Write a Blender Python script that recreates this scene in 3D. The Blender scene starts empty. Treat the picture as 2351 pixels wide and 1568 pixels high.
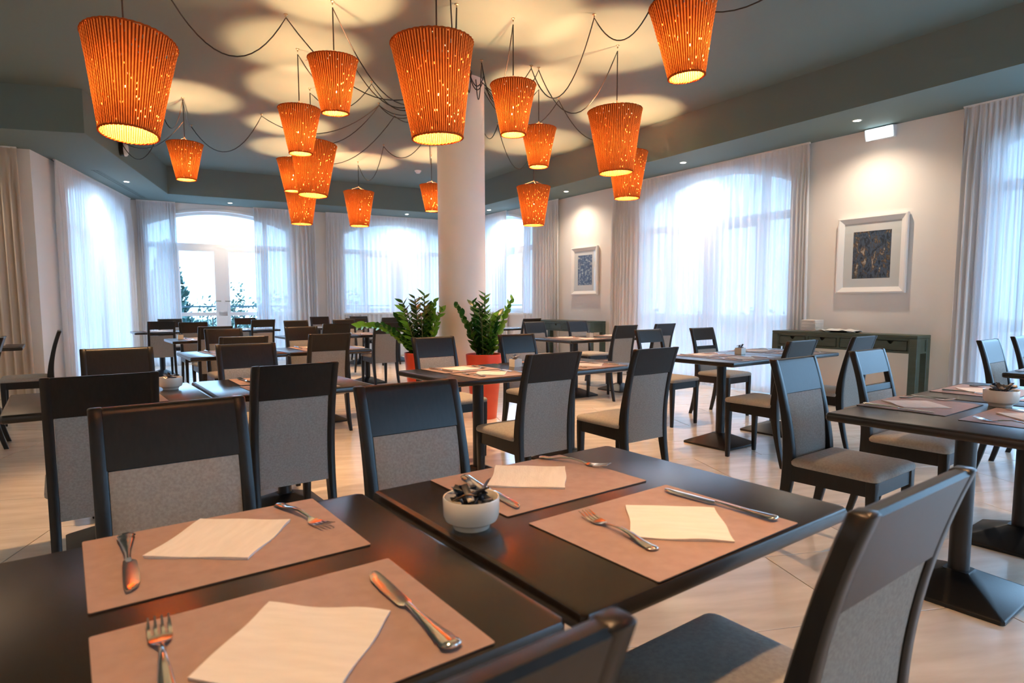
import bpy, bmesh, math, random
from mathutils import Vector, Matrix
from mathutils.geometry import tessellate_polygon
random.seed(7)
C = bpy.context.scene.collection
SC = bpy.context.scene
PI = math.pi
rad = math.radians

# ------------------------------------------------------------------ camera
cd = bpy.data.cameras.new('camera')
cam = bpy.data.objects.new('camera', cd)
C.objects.link(cam)
cd.sensor_width = 36.0
cd.lens = 36.0 * 1410.0 / 2351.0
cd.shift_y = 34.0 / 2351.0
cd.clip_start = 0.02
cam.matrix_world = (Matrix.Translation((0, 0, 1.25)) @ Matrix.Rotation(-rad(32.0), 4, 'Z')
                    @ Matrix.Rotation(PI / 2 - math.atan(123.0 / 1410.0), 4, 'X') @ Matrix.Rotation(-rad(0.15), 4, 'Z'))
cd.dof.use_dof = True
cd.dof.focus_distance = 3.3
cd.dof.aperture_fstop = 4.5
SC.camera = cam

# ------------------------------------------------------------------ world, exposure
w = bpy.data.worlds.new('sky'); SC.world = w; w.use_nodes = True
bg = w.node_tree.nodes['Background']
bg.inputs['Color'].default_value = (0.37, 0.66, 1.0, 1)
bg.inputs['Strength'].default_value = 2.8
SC.view_settings.view_transform = 'Standard'
SC.view_settings.look = 'None'
SC.view_settings.exposure = 1.8
SC.view_settings.gamma = 1.0
SC.view_settings.use_curve_mapping = False
SC.cycles.max_bounces = 10
SC.cycles.diffuse_bounces = 5
SC.cycles.transparent_max_bounces = 24
SC.cycles.sample_clamp_indirect = 6.0
SC.cycles.caustics_reflective = False
SC.cycles.caustics_refractive = False
FZ = -.055            # floor level
LAMP_W = 80.0
SPOT_W = 34.0

# ------------------------------------------------------------------ helpers
class MB:
    """collects shapes; build() links them as one mesh object"""
    def __init__(s): s.v = []; s.f = []; s.m = []
    def add(s, vs, fs, mi=0):
        o = len(s.v); s.v += [tuple(v) for v in vs]
        for f in fs: s.f.append(tuple(i + o for i in f)); s.m.append(mi)
        return s
    def box(s, x0, x1, y0, y1, z0, z1, mi=0):
        return s.add([(x0,y0,z0),(x1,y0,z0),(x1,y1,z0),(x0,y1,z0),(x0,y0,z1),(x1,y0,z1),(x1,y1,z1),(x0,y1,z1)],
                     [(0,3,2,1),(4,5,6,7),(0,1,5,4),(1,2,6,5),(2,3,7,6),(3,0,4,7)], mi)
    def loft(s, rings, mi=0, caps=True, closed=True):
        n = len(rings[0]); vs = [p for r in rings for p in r]; fs = []
        for i in range(len(rings) - 1):
            for j in range(n if closed else n - 1):
                k = (j + 1) % n
                fs.append((i*n+j, i*n+k, (i+1)*n+k, (i+1)*n+j))
        if caps and closed:
            fs.append(tuple(range(n-1, -1, -1))); fs.append(tuple((len(rings)-1)*n + j for j in range(n)))
        return s.add(vs, fs, mi)
    def rbox(s, cx, cy, x, y, z0, z1, b, mi=0):
        """box with chamfered edges, centred cx, cy, half sizes x, y"""
        def ring(h, k, z): 
            a, c = x - h, y - h
            return [(cx-a+k,cy-c,z),(cx+a-k,cy-c,z),(cx+a,cy-c+k,z),(cx+a,cy+c-k,z),(cx+a-k,cy+c,z),(cx-a+k,cy+c,z),(cx-a,cy+c-k,z),(cx-a,cy-c+k,z)]
        return s.loft([ring(b,b,z0), ring(b*.3,b,z0+b*.3), ring(0,b,z0+b), ring(0,b,z1-b), ring(b*.3,b,z1-b*.3), ring(b,b,z1)], mi)
    def tube(s, path, r, n=6, mi=0, caps=True):
        P = [Vector(p) for p in path]; rings = []; up = Vector((0,0,1))
        prev = None
        for i, p in enumerate(P):
            t = (P[min(i+1,len(P)-1)] - P[max(i-1,0)])
            t = t.normalized() if t.length > 1e-9 else Vector((0,0,1))
            if prev is None:
                a = t.cross(up) if abs(t.z) < .95 else t.cross(Vector((1,0,0)))
            else:
                a = prev - t * prev.dot(t)
            a.normalize(); prev = a; b = t.cross(a)
            rr = r[i] if isinstance(r, (list, tuple)) else r
            rings.append([p + (a*math.cos(q) + b*math.sin(q)) * rr for q in (2*PI*k/n for k in range(n))])
        return s.loft(rings, mi, caps)
    def lathe(s, prof, n=32, mi=0, caps=False):
        return s.loft([[(r*math.cos(2*PI*k/n), r*math.sin(2*PI*k/n), z) for k in range(n)] for r, z in prof], mi, caps)
    def prism(s, poly, z0, z1, mi=0, xf=None):
        n = len(poly)
        vs = [(p[0], p[1], z0) for p in poly] + [(p[0], p[1], z1) for p in poly]
        if xf: vs = [xf(v) for v in vs]
        fs = [tuple(range(n-1,-1,-1)), tuple(range(n, 2*n))] + [(i,(i+1)%n,n+(i+1)%n,n+i) for i in range(n)]
        return s.add(vs, fs, mi)
    def plate(s, outer, holes, z0, z1, xf, mi=0):
        """flat plate with holes, outline in 2d; xf maps (u, v, h) to world"""
        loops = [outer] + holes
        tri = tessellate_polygon([[Vector((p[0], p[1], 0)) for p in l] for l in loops])
        flat = [p for l in loops for p in l]; n = len(flat)
        vs = [xf((p[0], p[1], z0)) for p in flat] + [xf((p[0], p[1], z1)) for p in flat]
        fs = [tuple(t) for t in tri] + [tuple(n + i for i in reversed(t)) for t in tri]
        o = 0
        for l in loops:
            m = len(l)
            fs += [(o+i, o+(i+1)%m, n+o+(i+1)%m, n+o+i) for i in range(m)]
            o += m
        return s.add(vs, fs, mi)
    def mesh(s, name, mats, smooth=None):
        me = bpy.data.meshes.new(name); me.from_pydata(s.v, [], s.f)
        for m in (mats if isinstance(mats, (list, tuple)) else [mats]): me.materials.append(m)
        me.polygons.foreach_set('material_index', s.m)
        bm = bmesh.new(); bm.from_mesh(me); bmesh.ops.recalc_face_normals(bm, faces=bm.faces); bm.to_mesh(me); bm.free()
        if smooth:
            me.polygons.foreach_set('use_smooth', [True]*len(me.polygons))
            me.set_sharp_from_angle(angle=rad(smooth))
        me.update()
        return me
    def build(s, name, mats, parent=None, smooth=None, loc=None):
        return link(name, s.mesh(name, mats, smooth), parent, loc)

def link(name, me, parent=None, loc=None, rot=None):
    o = bpy.data.objects.new(name, me); C.objects.link(o)
    if parent is not None: o.parent = parent
    if loc is not None: o.location = loc
    if rot is not None: o.rotation_euler = rot
    return o
def tag(o, label=None, cat=None, group=None, kind=None):
    if label: o['label'] = label
    if cat: o['category'] = cat
    if group: o['group'] = group
    if kind: o['kind'] = kind
    return o
def thing(name, label, cat, loc=(0,0,0), rz=0, group=None):
    o = bpy.data.objects.new(name, None); C.objects.link(o)
    o.empty_display_size = .05
    o.location = loc; o.rotation_euler = (0, 0, rz)
    return tag(o, label, cat, group)
def struct(o): o['kind'] = 'structure'; return o
def dup(root, loc, rz, label, group=None, rot=None):
    r = root.copy(); C.objects.link(r); r.location = loc; r.rotation_euler = rot or (0, 0, rz)
    r['label'] = label
    if group: r['group'] = group
    def kids(src, dst):
        for ch in list(src.children):
            c = ch.copy(); C.objects.link(c); c.parent = dst
            kids(ch, c)
    kids(root, r)
    return r

# ------------------------------------------------------------------ materials
def nd(nt, t, **k):
    n = nt.nodes.new(t)
    for a, b in k.items(): setattr(n, a, b)
    return n
def mat(name, col, rough=.5, metal=0, col2=None, scale=8, stretch=(1,1,1), bump=0, bscale=60, spec=.5, detail=4, coat=0, lo=.35, hi=.65, coord='Object'):
    m = bpy.data.materials.new(name); m.use_nodes = True; nt = m.node_tree
    p = nt.nodes['Principled BSDF']
    p.inputs['Base Color'].default_value = (*col, 1); p.inputs['Roughness'].default_value = rough
    p.inputs['Metallic'].default_value = metal; p.inputs['Specular IOR Level'].default_value = spec
    p.inputs['Coat Weight'].default_value = coat
    tc = nd(nt, 'ShaderNodeTexCoord'); mp = nd(nt, 'ShaderNodeMapping'); mp.inputs['Scale'].default_value = stretch
    nt.links.new(tc.outputs[coord], mp.inputs['Vector'])
    if col2:
        n = nd(nt, 'ShaderNodeTexNoise'); n.inputs['Scale'].default_value = scale; n.inputs['Detail'].default_value = detail
        r = nd(nt, 'ShaderNodeValToRGB'); r.color_ramp.elements[0].color = (*col, 1); r.color_ramp.elements[1].color = (*col2, 1)
        r.color_ramp.elements[0].position = lo; r.color_ramp.elements[1].position = hi
        nt.links.new(mp.outputs[0], n.inputs['Vector']); nt.links.new(n.outputs['Fac'], r.inputs['Fac'])
        nt.links.new(r.outputs['Color'], p.inputs['Base Color'])
    if bump:
        n2 = nd(nt, 'ShaderNodeTexNoise'); n2.inputs['Scale'].default_value = bscale; n2.inputs['Detail'].default_value = 3
        b = nd(nt, 'ShaderNodeBump'); b.inputs['Strength'].default_value = bump; b.inputs['Distance'].default_value = .01
        nt.links.new(mp.outputs[0], n2.inputs['Vector']); nt.links.new(n2.outputs['Fac'], b.inputs['Height'])
        nt.links.new(b.outputs['Normal'], p.inputs['Normal'])
    return m
def emit(name, col, s):
    m = bpy.data.materials.new(name); m.use_nodes = True; nt = m.node_tree
    p = nt.nodes['Principled BSDF']
    p.inputs['Base Color'].default_value = (*col, 1)
    p.inputs['Emission Color'].default_value = (*col, 1); p.inputs['Emission Strength'].default_value = s
    return m
def sheer(name, col, transp, transl, trough=None):
    m = bpy.data.materials.new(name); m.use_nodes = True; nt = m.node_tree
    nt.nodes.remove(nt.nodes['Principled BSDF'])
    out = nt.nodes['Material Output']
    d = nd(nt, 'ShaderNodeBsdfDiffuse'); t = nd(nt, 'ShaderNodeBsdfTranslucent'); x = nd(nt, 'ShaderNodeBsdfTransparent')
    d.inputs['Color'].default_value = (*col, 1); t.inputs['Color'].default_value = (*col, 1)
    a = nd(nt, 'ShaderNodeMixShader'); a.inputs[0].default_value = transl
    b = nd(nt, 'ShaderNodeMixShader'); b.inputs[0].default_value = transp
    nt.links.new(d.outputs[0], a.inputs[1]); nt.links.new(t.outputs[0], a.inputs[2])
    nt.links.new(a.outputs[0], b.inputs[1]); nt.links.new(x.outputs[0], b.inputs[2])
    # fine vertical thread texture modulates the openness of the cloth
    tc = nd(nt, 'ShaderNodeTexCoord'); mp = nd(nt, 'ShaderNodeMapping'); mp.inputs['Scale'].default_value = (1, 1, .04)
    n = nd(nt, 'ShaderNodeTexNoise'); n.inputs['Scale'].default_value = 30; n.inputs['Detail'].default_value = 3
    r = nd(nt, 'ShaderNodeMapRange'); r.inputs[1].default_value = .3; r.inputs[2].default_value = .7
    r.inputs[3].default_value = max(0, transp - .03); r.inputs[4].default_value = min(1, transp + .04)
    nt.links.new(tc.outputs['Object'], mp.inputs[0]); nt.links.new(mp.outputs[0], n.inputs['Vector'])
    nt.links.new(n.outputs['Fac'], r.inputs[0])
    if transp > 0: nt.links.new(r.outputs[0], b.inputs[0])
    nt.links.new(b.outputs[0], out.inputs['Surface'])
    return m
def glassmat(name):
    m = bpy.data.materials.new(name); m.use_nodes = True; nt = m.node_tree
    nt.nodes.remove(nt.nodes['Principled BSDF']); out = nt.nodes['Material Output']
    g = nd(nt, 'ShaderNodeBsdfGlossy'); g.inputs['Roughness'].default_value = .02
    x = nd(nt, 'ShaderNodeBsdfTransparent'); x.inputs['Color'].default_value = (.94, .98, 1, 1)
    lw = nd(nt, 'ShaderNodeLayerWeight'); lw.inputs['Blend'].default_value = .5
    pw = nd(nt, 'ShaderNodeMath', operation='POWER'); pw.inputs[1].default_value = 4.0
    f = nd(nt, 'ShaderNodeMath', operation='MULTIPLY_ADD'); f.inputs[1].default_value = .55; f.inputs[2].default_value = .035
    nt.links.new(lw.outputs['Facing'], pw.inputs[0]); nt.links.new(pw.outputs[0], f.inputs[0])
    a = nd(nt, 'ShaderNodeMixShader')
    nt.links.new(f.outputs[0], a.inputs[0]); nt.links.new(x.outputs[0], a.inputs[1]); nt.links.new(g.outputs[0], a.inputs[2])
    nt.links.new(a.outputs[0], out.inputs['Surface'])
    return m
def rattan(name, col, tcol, transl):
    m = bpy.data.materials.new(name); m.use_nodes = True; nt = m.node_tree
    nt.nodes.remove(nt.nodes['Principled BSDF']); out = nt.nodes['Material Output']
    d = nd(nt, 'ShaderNodeBsdfDiffuse'); d.inputs['Color'].default_value = (*col, 1)
    t = nd(nt, 'ShaderNodeBsdfTranslucent')
    tc = nd(nt, 'ShaderNodeTexCoord'); n = nd(nt, 'ShaderNodeTexNoise'); n.inputs['Scale'].default_value = 45; n.inputs['Detail'].default_value = 2
    r = nd(nt, 'ShaderNodeValToRGB'); r.color_ramp.elements[0].position = .3; r.color_ramp.elements[1].position = .75
    r.color_ramp.elements[0].color = tuple(c * .55 for c in tcol) + (1,); r.color_ramp.elements[1].color = tuple(min(1, c * 1.7) for c in tcol) + (1,)
    nt.links.new(tc.outputs['Object'], n.inputs['Vector']); nt.links.new(n.outputs['Fac'], r.inputs['Fac']); nt.links.new(r.outputs[0], t.inputs['Color'])
    a = nd(nt, 'ShaderNodeMixShader'); a.inputs[0].default_value = transl
    nt.links.new(d.outputs[0], a.inputs[1]); nt.links.new(t.outputs[0], a.inputs[2]); nt.links.new(a.outputs[0], out.inputs['Surface'])
    return m

M = {}
M['wall'] = mat('wall_paint', (.87,.845,.81), .7, bump=.04, bscale=120)
M['column'] = mat('column_paint', (.88,.84,.80), .55, bump=.02, bscale=80)
M['ceil'] = mat('ceiling_paint', (.150,.205,.202), .8, bump=.03, bscale=150)
M['tile'] = mat('floor_tile', (.62,.55,.48), .20, col2=(.80,.74,.67), scale=2.2, stretch=(1,5,1), bump=.015, bscale=14, spec=.6, detail=8, lo=.3, hi=.72)
M['grout'] = mat('floor_grout', (.30,.27,.24), .8)
M['wood'] = mat('espresso_wood', (.0045,.0042,.0045), .36, col2=(.008,.0072,.007), scale=6, stretch=(14,14,1), bump=.03, bscale=40, spec=.40)
M['top'] = mat('table_laminate', (.013,.0085,.006), .25, col2=(.019,.013,.0095), scale=5, stretch=(1,10,1), bump=.008, bscale=200, spec=.55)
M['iron'] = mat('black_iron', (.006,.006,.007), .38, bump=.02, bscale=120, spec=.5)
M['fabric'] = mat('grey_fabric', (.26,.25,.235), .9, col2=(.33,.32,.30), scale=120, bump=.25, bscale=500, spec=.2)
M['seat'] = mat('seat_fabric', (.34,.32,.295), .88, col2=(.40,.38,.35), scale=90, bump=.2, bscale=500, spec=.2)
M['mat'] = mat('placemat_leatherette', (.36,.25,.22), .5, col2=(.40,.285,.255), scale=30, bump=.12, bscale=700, spec=.35)
M['matedge'] = mat('placemat_edge', (.03,.022,.018), .6)
M['napkin'] = mat('paper_napkin', (.72,.70,.68), .85, col2=(.78,.76,.74), scale=9, stretch=(1,6,1), bump=.15, bscale=60, spec=.1)
M['steel'] = mat('polished_steel', (.72,.70,.68), .12, 1.0, bump=.02, bscale=30)
M['ceramic'] = mat('white_ceramic', (.82,.78,.70), .18, spec=.6, bump=.01)
M['sachetA'] = mat('black_sachet', (.02,.022,.03), .35, col2=(.30,.30,.32), scale=30, lo=.55, hi=.62)
M['sachetB'] = mat('blue_sachet', (.03,.06,.13), .35, col2=(.35,.40,.48), scale=35, lo=.58, hi=.66)
M['sachetC'] = mat('brown_sachet', (.32,.15,.05), .35, col2=(.06,.04,.03), scale=35, lo=.45, hi=.55)
M['green'] = mat('green_console_paint', (.045,.068,.050), .42, col2=(.054,.080,.060), scale=5, stretch=(1,1,8), bump=.02, bscale=60)
M['greendark'] = mat('console_shadow_gap', (.012,.016,.013), .8)
M['white'] = mat('white_lacquer', (.86,.86,.85), .3, bump=.01)
M['upvc'] = mat('white_window_frame', (.80,.82,.85), .35)
M['passe'] = mat('picture_mount', (.78,.77,.75), .8, bump=.02, bscale=200)
M['red'] = mat('red_planter', (.60,.055,.025), .35, col2=(.66,.075,.03), scale=4, bump=.01, spec=.5)
M['soil'] = mat('soil', (.03,.02,.013), .95, col2=(.07,.05,.03), scale=40, bump=.6, bscale=60)
M['leaf'] = mat('glossy_leaf', (.022,.10,.016), .26, col2=(.07,.23,.04), scale=3, spec=.5, bump=.02, coord='Object')
M['leafnew'] = mat('young_leaf', (.12,.36,.03), .3, col2=(.20,.46,.05), scale=4, spec=.5)
M['stem'] = mat('plant_stem', (.07,.11,.03), .5, col2=(.14,.16,.06), scale=10)
M['black'] = mat('black_cable', (.012,.012,.013), .45)
M['twine'] = mat('hanger_twine', (.55,.42,.26), .8)
M['brass'] = mat('lamp_fitting', (.45,.36,.25), .35, .8)
M['rim'] = rattan('rattan_rim', (.42,.085,.018), (.30,.05,.006), .02)
M['rattanA'] = rattan('rattan_strand', (.60,.20,.05), (.34,.085,.013), .050)
M['rattanGap'] = rattan('rattan_gap_shade', (.22,.035,.010), (.13,.020,.002), .022)  # shade of the gaps between lit strands, put into the colour
M['bulb'] = emit('glowing_bulb', (1.0,.60,.25), 60)
M['spot'] = emit('spot_lens', (1.0,.86,.66), 25)
M['emerg'] = emit('emergency_diffuser', (.80,.96,1.0), 1.6)
M['sheer'] = sheer('sheer_voile', (.90,.92,.96), .055, .16)
M['sheerdense'] = sheer('voile_gathered', (.90,.91,.95), .03, .2)
M['beige'] = sheer('beige_cotton_curtain', (.80,.70,.60), 0, .3)
M['glass'] = glassmat('window_glass')
M['picglass'] = glassmat('picture_glass')
M['plastic'] = mat('white_plastic', (.82,.83,.85), .35)
M['grille'] = mat('vent_slot', (.05,.08,.09), .7)
M['terrace'] = mat('terrace_paving', (.30,.30,.29), .7, col2=(.36,.36,.35), scale=3)
M['rail'] = mat('railing_paint', (.02,.05,.065), .5)
M['hedge'] = mat('hedge_leaf', (.035,.075,.055), .7, col2=(.075,.115,.085), scale=8)
M['conifer'] = mat('conifer_leaf', (.014,.06,.052), .7, col2=(.03,.09,.075), scale=8)
M['bark'] = mat('bark', (.12,.09,.06), .9)
def printmat(name, stops, scale, stretch):
    m = bpy.data.materials.new(name); m.use_nodes = True; nt = m.node_tree; p = nt.nodes['Principled BSDF']
    p.inputs['Roughness'].default_value = .35
    tc = nd(nt, 'ShaderNodeTexCoord'); mp = nd(nt, 'ShaderNodeMapping'); mp.inputs['Scale'].default_value = stretch
    n = nd(nt, 'ShaderNodeTexNoise'); n.inputs['Scale'].default_value = scale; n.inputs['Detail'].default_value = 9; n.inputs['Roughness'].default_value = .7; n.inputs['Distortion'].default_value = .6
    r = nd(nt, 'ShaderNodeValToRGB')
    while len(r.color_ramp.elements) < len(stops): r.color_ramp.elements.new(.5)
    for e, (q, c) in zip(r.color_ramp.elements, stops): e.position = q; e.color = (*c, 1)
    nt.links.new(tc.outputs['Object'], mp.inputs[0]); nt.links.new(mp.outputs[0], n.inputs['Vector']); nt.links.new(n.outputs['Fac'], r.inputs[0])
    nt.links.new(r.outputs[0], p.inputs['Base Color'])
    return m
M['print1'] = printmat('forest_print', [(.34,(.01,.012,.015)),(.44,(.03,.045,.07)),(.50,(.09,.14,.22)),(.55,(.05,.045,.04)),(.60,(.28,.17,.10)),(.66,(.60,.58,.50))], 19, (1,1,.5))
M['print2'] = printmat('blossom_print', [(.30,(.02,.03,.06)),(.44,(.06,.09,.17)),(.53,(.12,.15,.24)),(.60,(.55,.54,.50)),(.68,(.72,.70,.64))], 22, (1,1,1))

# ------------------------------------------------------------------ room shell
ZS, ZC = 3.35, 3.88          # soffit and main ceiling heights
class Wall:
    """vertical wall from a to b, the room on its left hand; s runs from a, h points into the room"""
    def __init__(s, a, b):
        s.a = Vector((a[0], a[1], 0)); s.b = Vector((b[0], b[1], 0)); s.L = (s.b - s.a).length
        s.d = (s.b - s.a) / s.L; s.n = Vector((-s.d.y, s.d.x, 0)); s.ang = math.atan2(s.d.y, s.d.x)
    def P(s, u, z, h=0): return s.a + s.d * u + s.n * h + Vector((0, 0, z))
    def xf(s, v): return tuple(s.P(v[0], v[1], v[2]))
WR = Wall((8.156,-4.0), (7.45,14.41)); WB = Wall((7.45,14.41), (.13,14.83)); WL = Wall((.13,14.83), (-1.02,10.76))
WS = Wall((-1.02,10.76), (-5.0,11.5)); WX = Wall((-5.0,11.5), (-5.0,-4.0)); WF = Wall((-5.0,-4.0), (8.156,-4.0))
rS = lambda s: 7.205 + s        # measured from the green console's end of the picture wall
bS = lambda s: WB.L - s
lS = lambda s: WL.L - s
ARC = 14
def arch(s0, s1, zb, zs, za, inset=0):
    s0 += inset; s1 -= inset; zb += inset; za -= inset; zs -= inset * .8
    c = (s0 + s1) / 2; h = (s1 - s0) / 2; r = za - zs; R_ = (h*h + r*r) / (2*r); z0 = za - R_; a = math.asin(h / R_)
    return [(s0, zb), (s1, zb)] + [(c + R_ * math.sin(a - 2*a*k/ARC), z0 + R_ * math.cos(a - 2*a*k/ARC)) for k in range(ARC + 1)]
def archz(s, s0, s1, zs, za):
    c = (s0 + s1) / 2; h = (s1 - s0) / 2; r = za - zs; R_ = (h*h + r*r) / (2*r)
    return za - R_ + math.sqrt(max(0, R_*R_ - (s - c)**2))
WIN = {  # window number: wall, s0, s1, bottom, springing, apex, mullions, lower rail
    1: (WB, bS(3.08), bS(.25), .03, 2.93, 3.22), 2: (WB, bS(6.95), bS(4.30), 1.02, 2.93, 3.22),
    3: (WR, rS(2.04), rS(4.80), .03, 2.95, 3.26), 4: (WR, rS(8.02), rS(10.75), 1.02, 2.95, 3.26),
    5: (WR, rS(-3.0), rS(-.24), .03, 2.95, 3.26), 6: (WR, rS(-6.3), rS(-3.2), .03, 2.95, 3.26),
    7: (WL, lS(3.65), lS(.95), .03, 2.93, 3.22),
    8: (WF, 9.3, 12.3, .03, 2.95, 3.26)}
T = .28
for nm, W_ in (('wall_right', WR), ('wall_back', WB), ('wall_left', WL), ('wall_side', WS), ('wall_far_left', WX), ('wall_front', WF)):
    holes = [list(reversed(arch(*v[1:6]))) for v in WIN.values() if v[0] is W_]
    e0 = -.0; e1 = W_.L
    o = MB().plate([(e0,-.2),(e1,-.2),(e1,ZC+.1),(e0,ZC+.1)], holes, -T, 0, W_.xf).build(nm, M['wall'])
    struct(o)
for i, (n_, v) in enumerate(WIN.items()):
    W_, s0, s1, zb, zs, za = v
    root = bpy.data.objects.new('window_%d' % n_, None); C.objects.link(root); struct(root)
    x = lambda p, W_=W_: W_.xf(p)
    out = arch(s0, s1, zb, zs, za); inn = arch(s0, s1, zb, zs, za, .055)
    MB().plate(out, [list(reversed(inn))], -.20, -.13, x).build('window_frame', M['upvc'], root)
    # reveal trim round the opening on the room side
    big = arch(s0 - .05, s1 + .05, zb if zb < .5 else zb - .05, zs + .02, za + .05)
    if zb < .5: big[0] = (big[0][0], zb); big[1] = (big[1][0], zb)
    MB().plate(big, [list(reversed(arch(s0, s1, zb + (.001 if zb < .5 else 0), zs, za)))], 0, .018, x).build('arch_moulding', M['white'], root)
    wd = s1 - s0; m1, m2, cc = s0 + wd*.178, s1 - wd*.178, (s0 + s1)/2
    ztr = 2.48
    bar = lambda a, b, c, d, nm, dep=(-.205, -.11): MB().add([x((p, q, h)) for h in dep for p, q in ((a,c),(b,c),(b,d),(a,d))], [(0,1,2,3),(7,6,5,4),(0,4,5,1),(1,5,6,2),(2,6,7,3),(3,7,4,0)]).build(nm, M['upvc'], root)
    for q in (m1, m2): bar(q-.045, q+.045, zb+.05, archz(q, s0, s1, zs, za)-.03, 'mullion')
    bar(cc-.085, cc+.085, zb+.05, ztr-.03, 'mullion')
    bar(s0+.05, s1-.05, ztr-.05, ztr+.055, 'transom')
    lows = [zb + .05]
    if zb < .5:
        bar(s0+.05, s1-.05, .98, 1.06, 'lower_rail'); lows = [zb + .05, 1.02]
    else:
        MB().add([x((p, q, h)) for h in (-.02, .10) for p, q in ((s0-.06,zb-.04),(s1+.06,zb-.04),(s1+.06,zb),(s0-.06,zb))], [(0,1,2,3),(7,6,5,4),(0,4,5,1),(1,5,6,2),(2,6,7,3),(3,7,4,0)]).build('window_sill', M['white'], root)
    # sashes (an inner frame round the two middle lights)
    for a, b in ((m1+.045, cc-.085), (cc+.085, m2-.045)):
        z0_, z1_ = zb + .05, ztr - .05
        MB().plate([(a,z0_),(b,z0_),(b,z1_),(a,z1_)], [[(a+.06,z0_+.06),(a+.06,z1_-.06),(b-.06,z1_-.06),(b-.06,z0_+.06)]], -.19, -.095, x).build('sash', M['upvc'], root)
    # panes
    cells = []
    for a, b in ((s0, m1), (m1, cc), (cc, m2), (m2, s1)):
        for k, zl in enumerate(lows):
            zt = lows[k+1] if k + 1 < len(lows) else ztr
            cells.append([(a+.03,zl),(b-.03,zl),(b-.03,zt),(a+.03,zt)])
    for a, b in ((s0+.04, m1), (m1, m2), (m2, s1-.04)):
        top = [(b - (b-a)*k/6, archz(b - (b-a)*k/6, s0, s1, zs, za) - .03) for k in range(7)]
        cells.append([(a, ztr), (b, ztr)] + top)
    for c_ in cells:
        MB().add([x((p, q, -.165)) for p, q in c_], [tuple(range(len(c_)))]).build('pane', M['glass'], root)
    if n_ == 1:
        for sg in (-1, 1):
            hm = MB(); hm.tube([x((cc+sg*.045,1.30,-.10)), x((cc+sg*.045,1.30,-.05)), x((cc+sg*.16,1.30,-.05))], .011, 8)
            hm.build('door_handle', M['steel'], root, 40)

# floor: slab, then real tiles laid at an angle
poly = [(-5.0,-4.0),(8.156,-4.0),(7.45,14.41),(.13,14.83),(-1.02,10.76),(-5.0,11.5)]
floor = struct(MB().prism(poly, FZ-.12, FZ-.004).build('floor', M['grout']))
TA = rad(-20.0); tl, tw = 1.27, .635
tu = Vector((math.cos(TA), math.sin(TA), 0)); tv = Vector((-tu.y, tu.x, 0))
def inside(p, pl):
    r = False; j = len(pl) - 1
    for i in range(len(pl)):
        if (pl[i][1] > p[1]) != (pl[j][1] > p[1]) and p[0] < (pl[j][0]-pl[i][0])*(p[1]-pl[i][1])/(pl[j][1]-pl[i][1]) + pl[i][0]: r = not r
        j = i
    return r
def clip(sub, pl):
    """clip polygon sub by convex half planes of the room edges it may cross (room is left of each edge)"""
    for i in range(len(pl)):
        a, b = pl[i], pl[(i+1) % len(pl)]
        if (a, b) == ((.13,14.83), (-1.02,10.76)) or (a, b) == ((-1.02,10.76), (-5.0,11.5)): pass
        res = []
        sd = lambda p: (b[0]-a[0])*(p[1]-a[1]) - (b[1]-a[1])*(p[0]-a[0])
        for k in range(len(sub)):
            p, q = sub[k-1], sub[k]; sp, sq = sd(p), sd(q)
            if (sp >= 0) != (sq >= 0):
                t = sp / (sp - sq); res.append((p[0]+(q[0]-p[0])*t, p[1]+(q[1]-p[1])*t))
            if sq >= 0: res.append(q)
        sub = res
        if len(sub) < 3: return []
    return sub
convA = [(-1.02,-4.0),(8.156,-4.0),(7.45,14.41),(.13,14.83),(-1.02,10.76)]   # the part of the room in front of the left bay
convB = [(-5.0,-4.0),(-1.02,-4.0),(-1.02,10.76),(-5.0,11.5)]
tiles = []
fullme = None
for i in range(-14, 16):
    for j in range(-16, 32):
        off = (j % 2) * tl * .5
        c = tu * (i*tl + off) + tv * (j*tw + .18)
        g = .0022
        quad = [(c + tu*a + tv*b) for a, b in ((g,g),(tl-g,g),(tl-g,tw-g),(g,tw-g))]
        q2 = [(p.x, p.y) for p in quad]
        for cv in (convA, convB):
            cl = clip(q2, cv)
            if len(cl) < 3: continue
            area = abs(sum(cl[k-1][0]*cl[k][1]-cl[k][0]*cl[k-1][1] for k in range(len(cl))))/2
            if area < .004: continue
            tiles.append((c, cl, area))
for c, cl, area in tiles:
    z = random.uniform(-.0006, .0006)
    full = abs(area - (tl-.0044)*(tw-.0044)) < 1e-4
    ctr = c + tu*tl/2 + tv*tw/2
    if full:
        if fullme is None:
            fullme = MB().rbox(0, 0, tl/2-.0022, tw/2-.0022, -.004, 0, .0018).mesh('tile', M['tile'])
        o = link('tile', fullme, floor, (ctr.x, ctr.y, FZ + z), (0, 0, TA))
    else:
        loc = [((p[0]-ctr.x), (p[1]-ctr.y)) for p in cl]
        rot = Matrix.Rotation(-TA, 3, 'Z')
        loc = [tuple((rot @ Vector((p[0], p[1], 0)))[:2]) for p in loc]
        o = MB().prism(loc, -.004, 0).build('tile', M['tile'], floor)
        o.location = (ctr.x, ctr.y, FZ + z); o.rotation_euler = (0, 0, TA)

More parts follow.
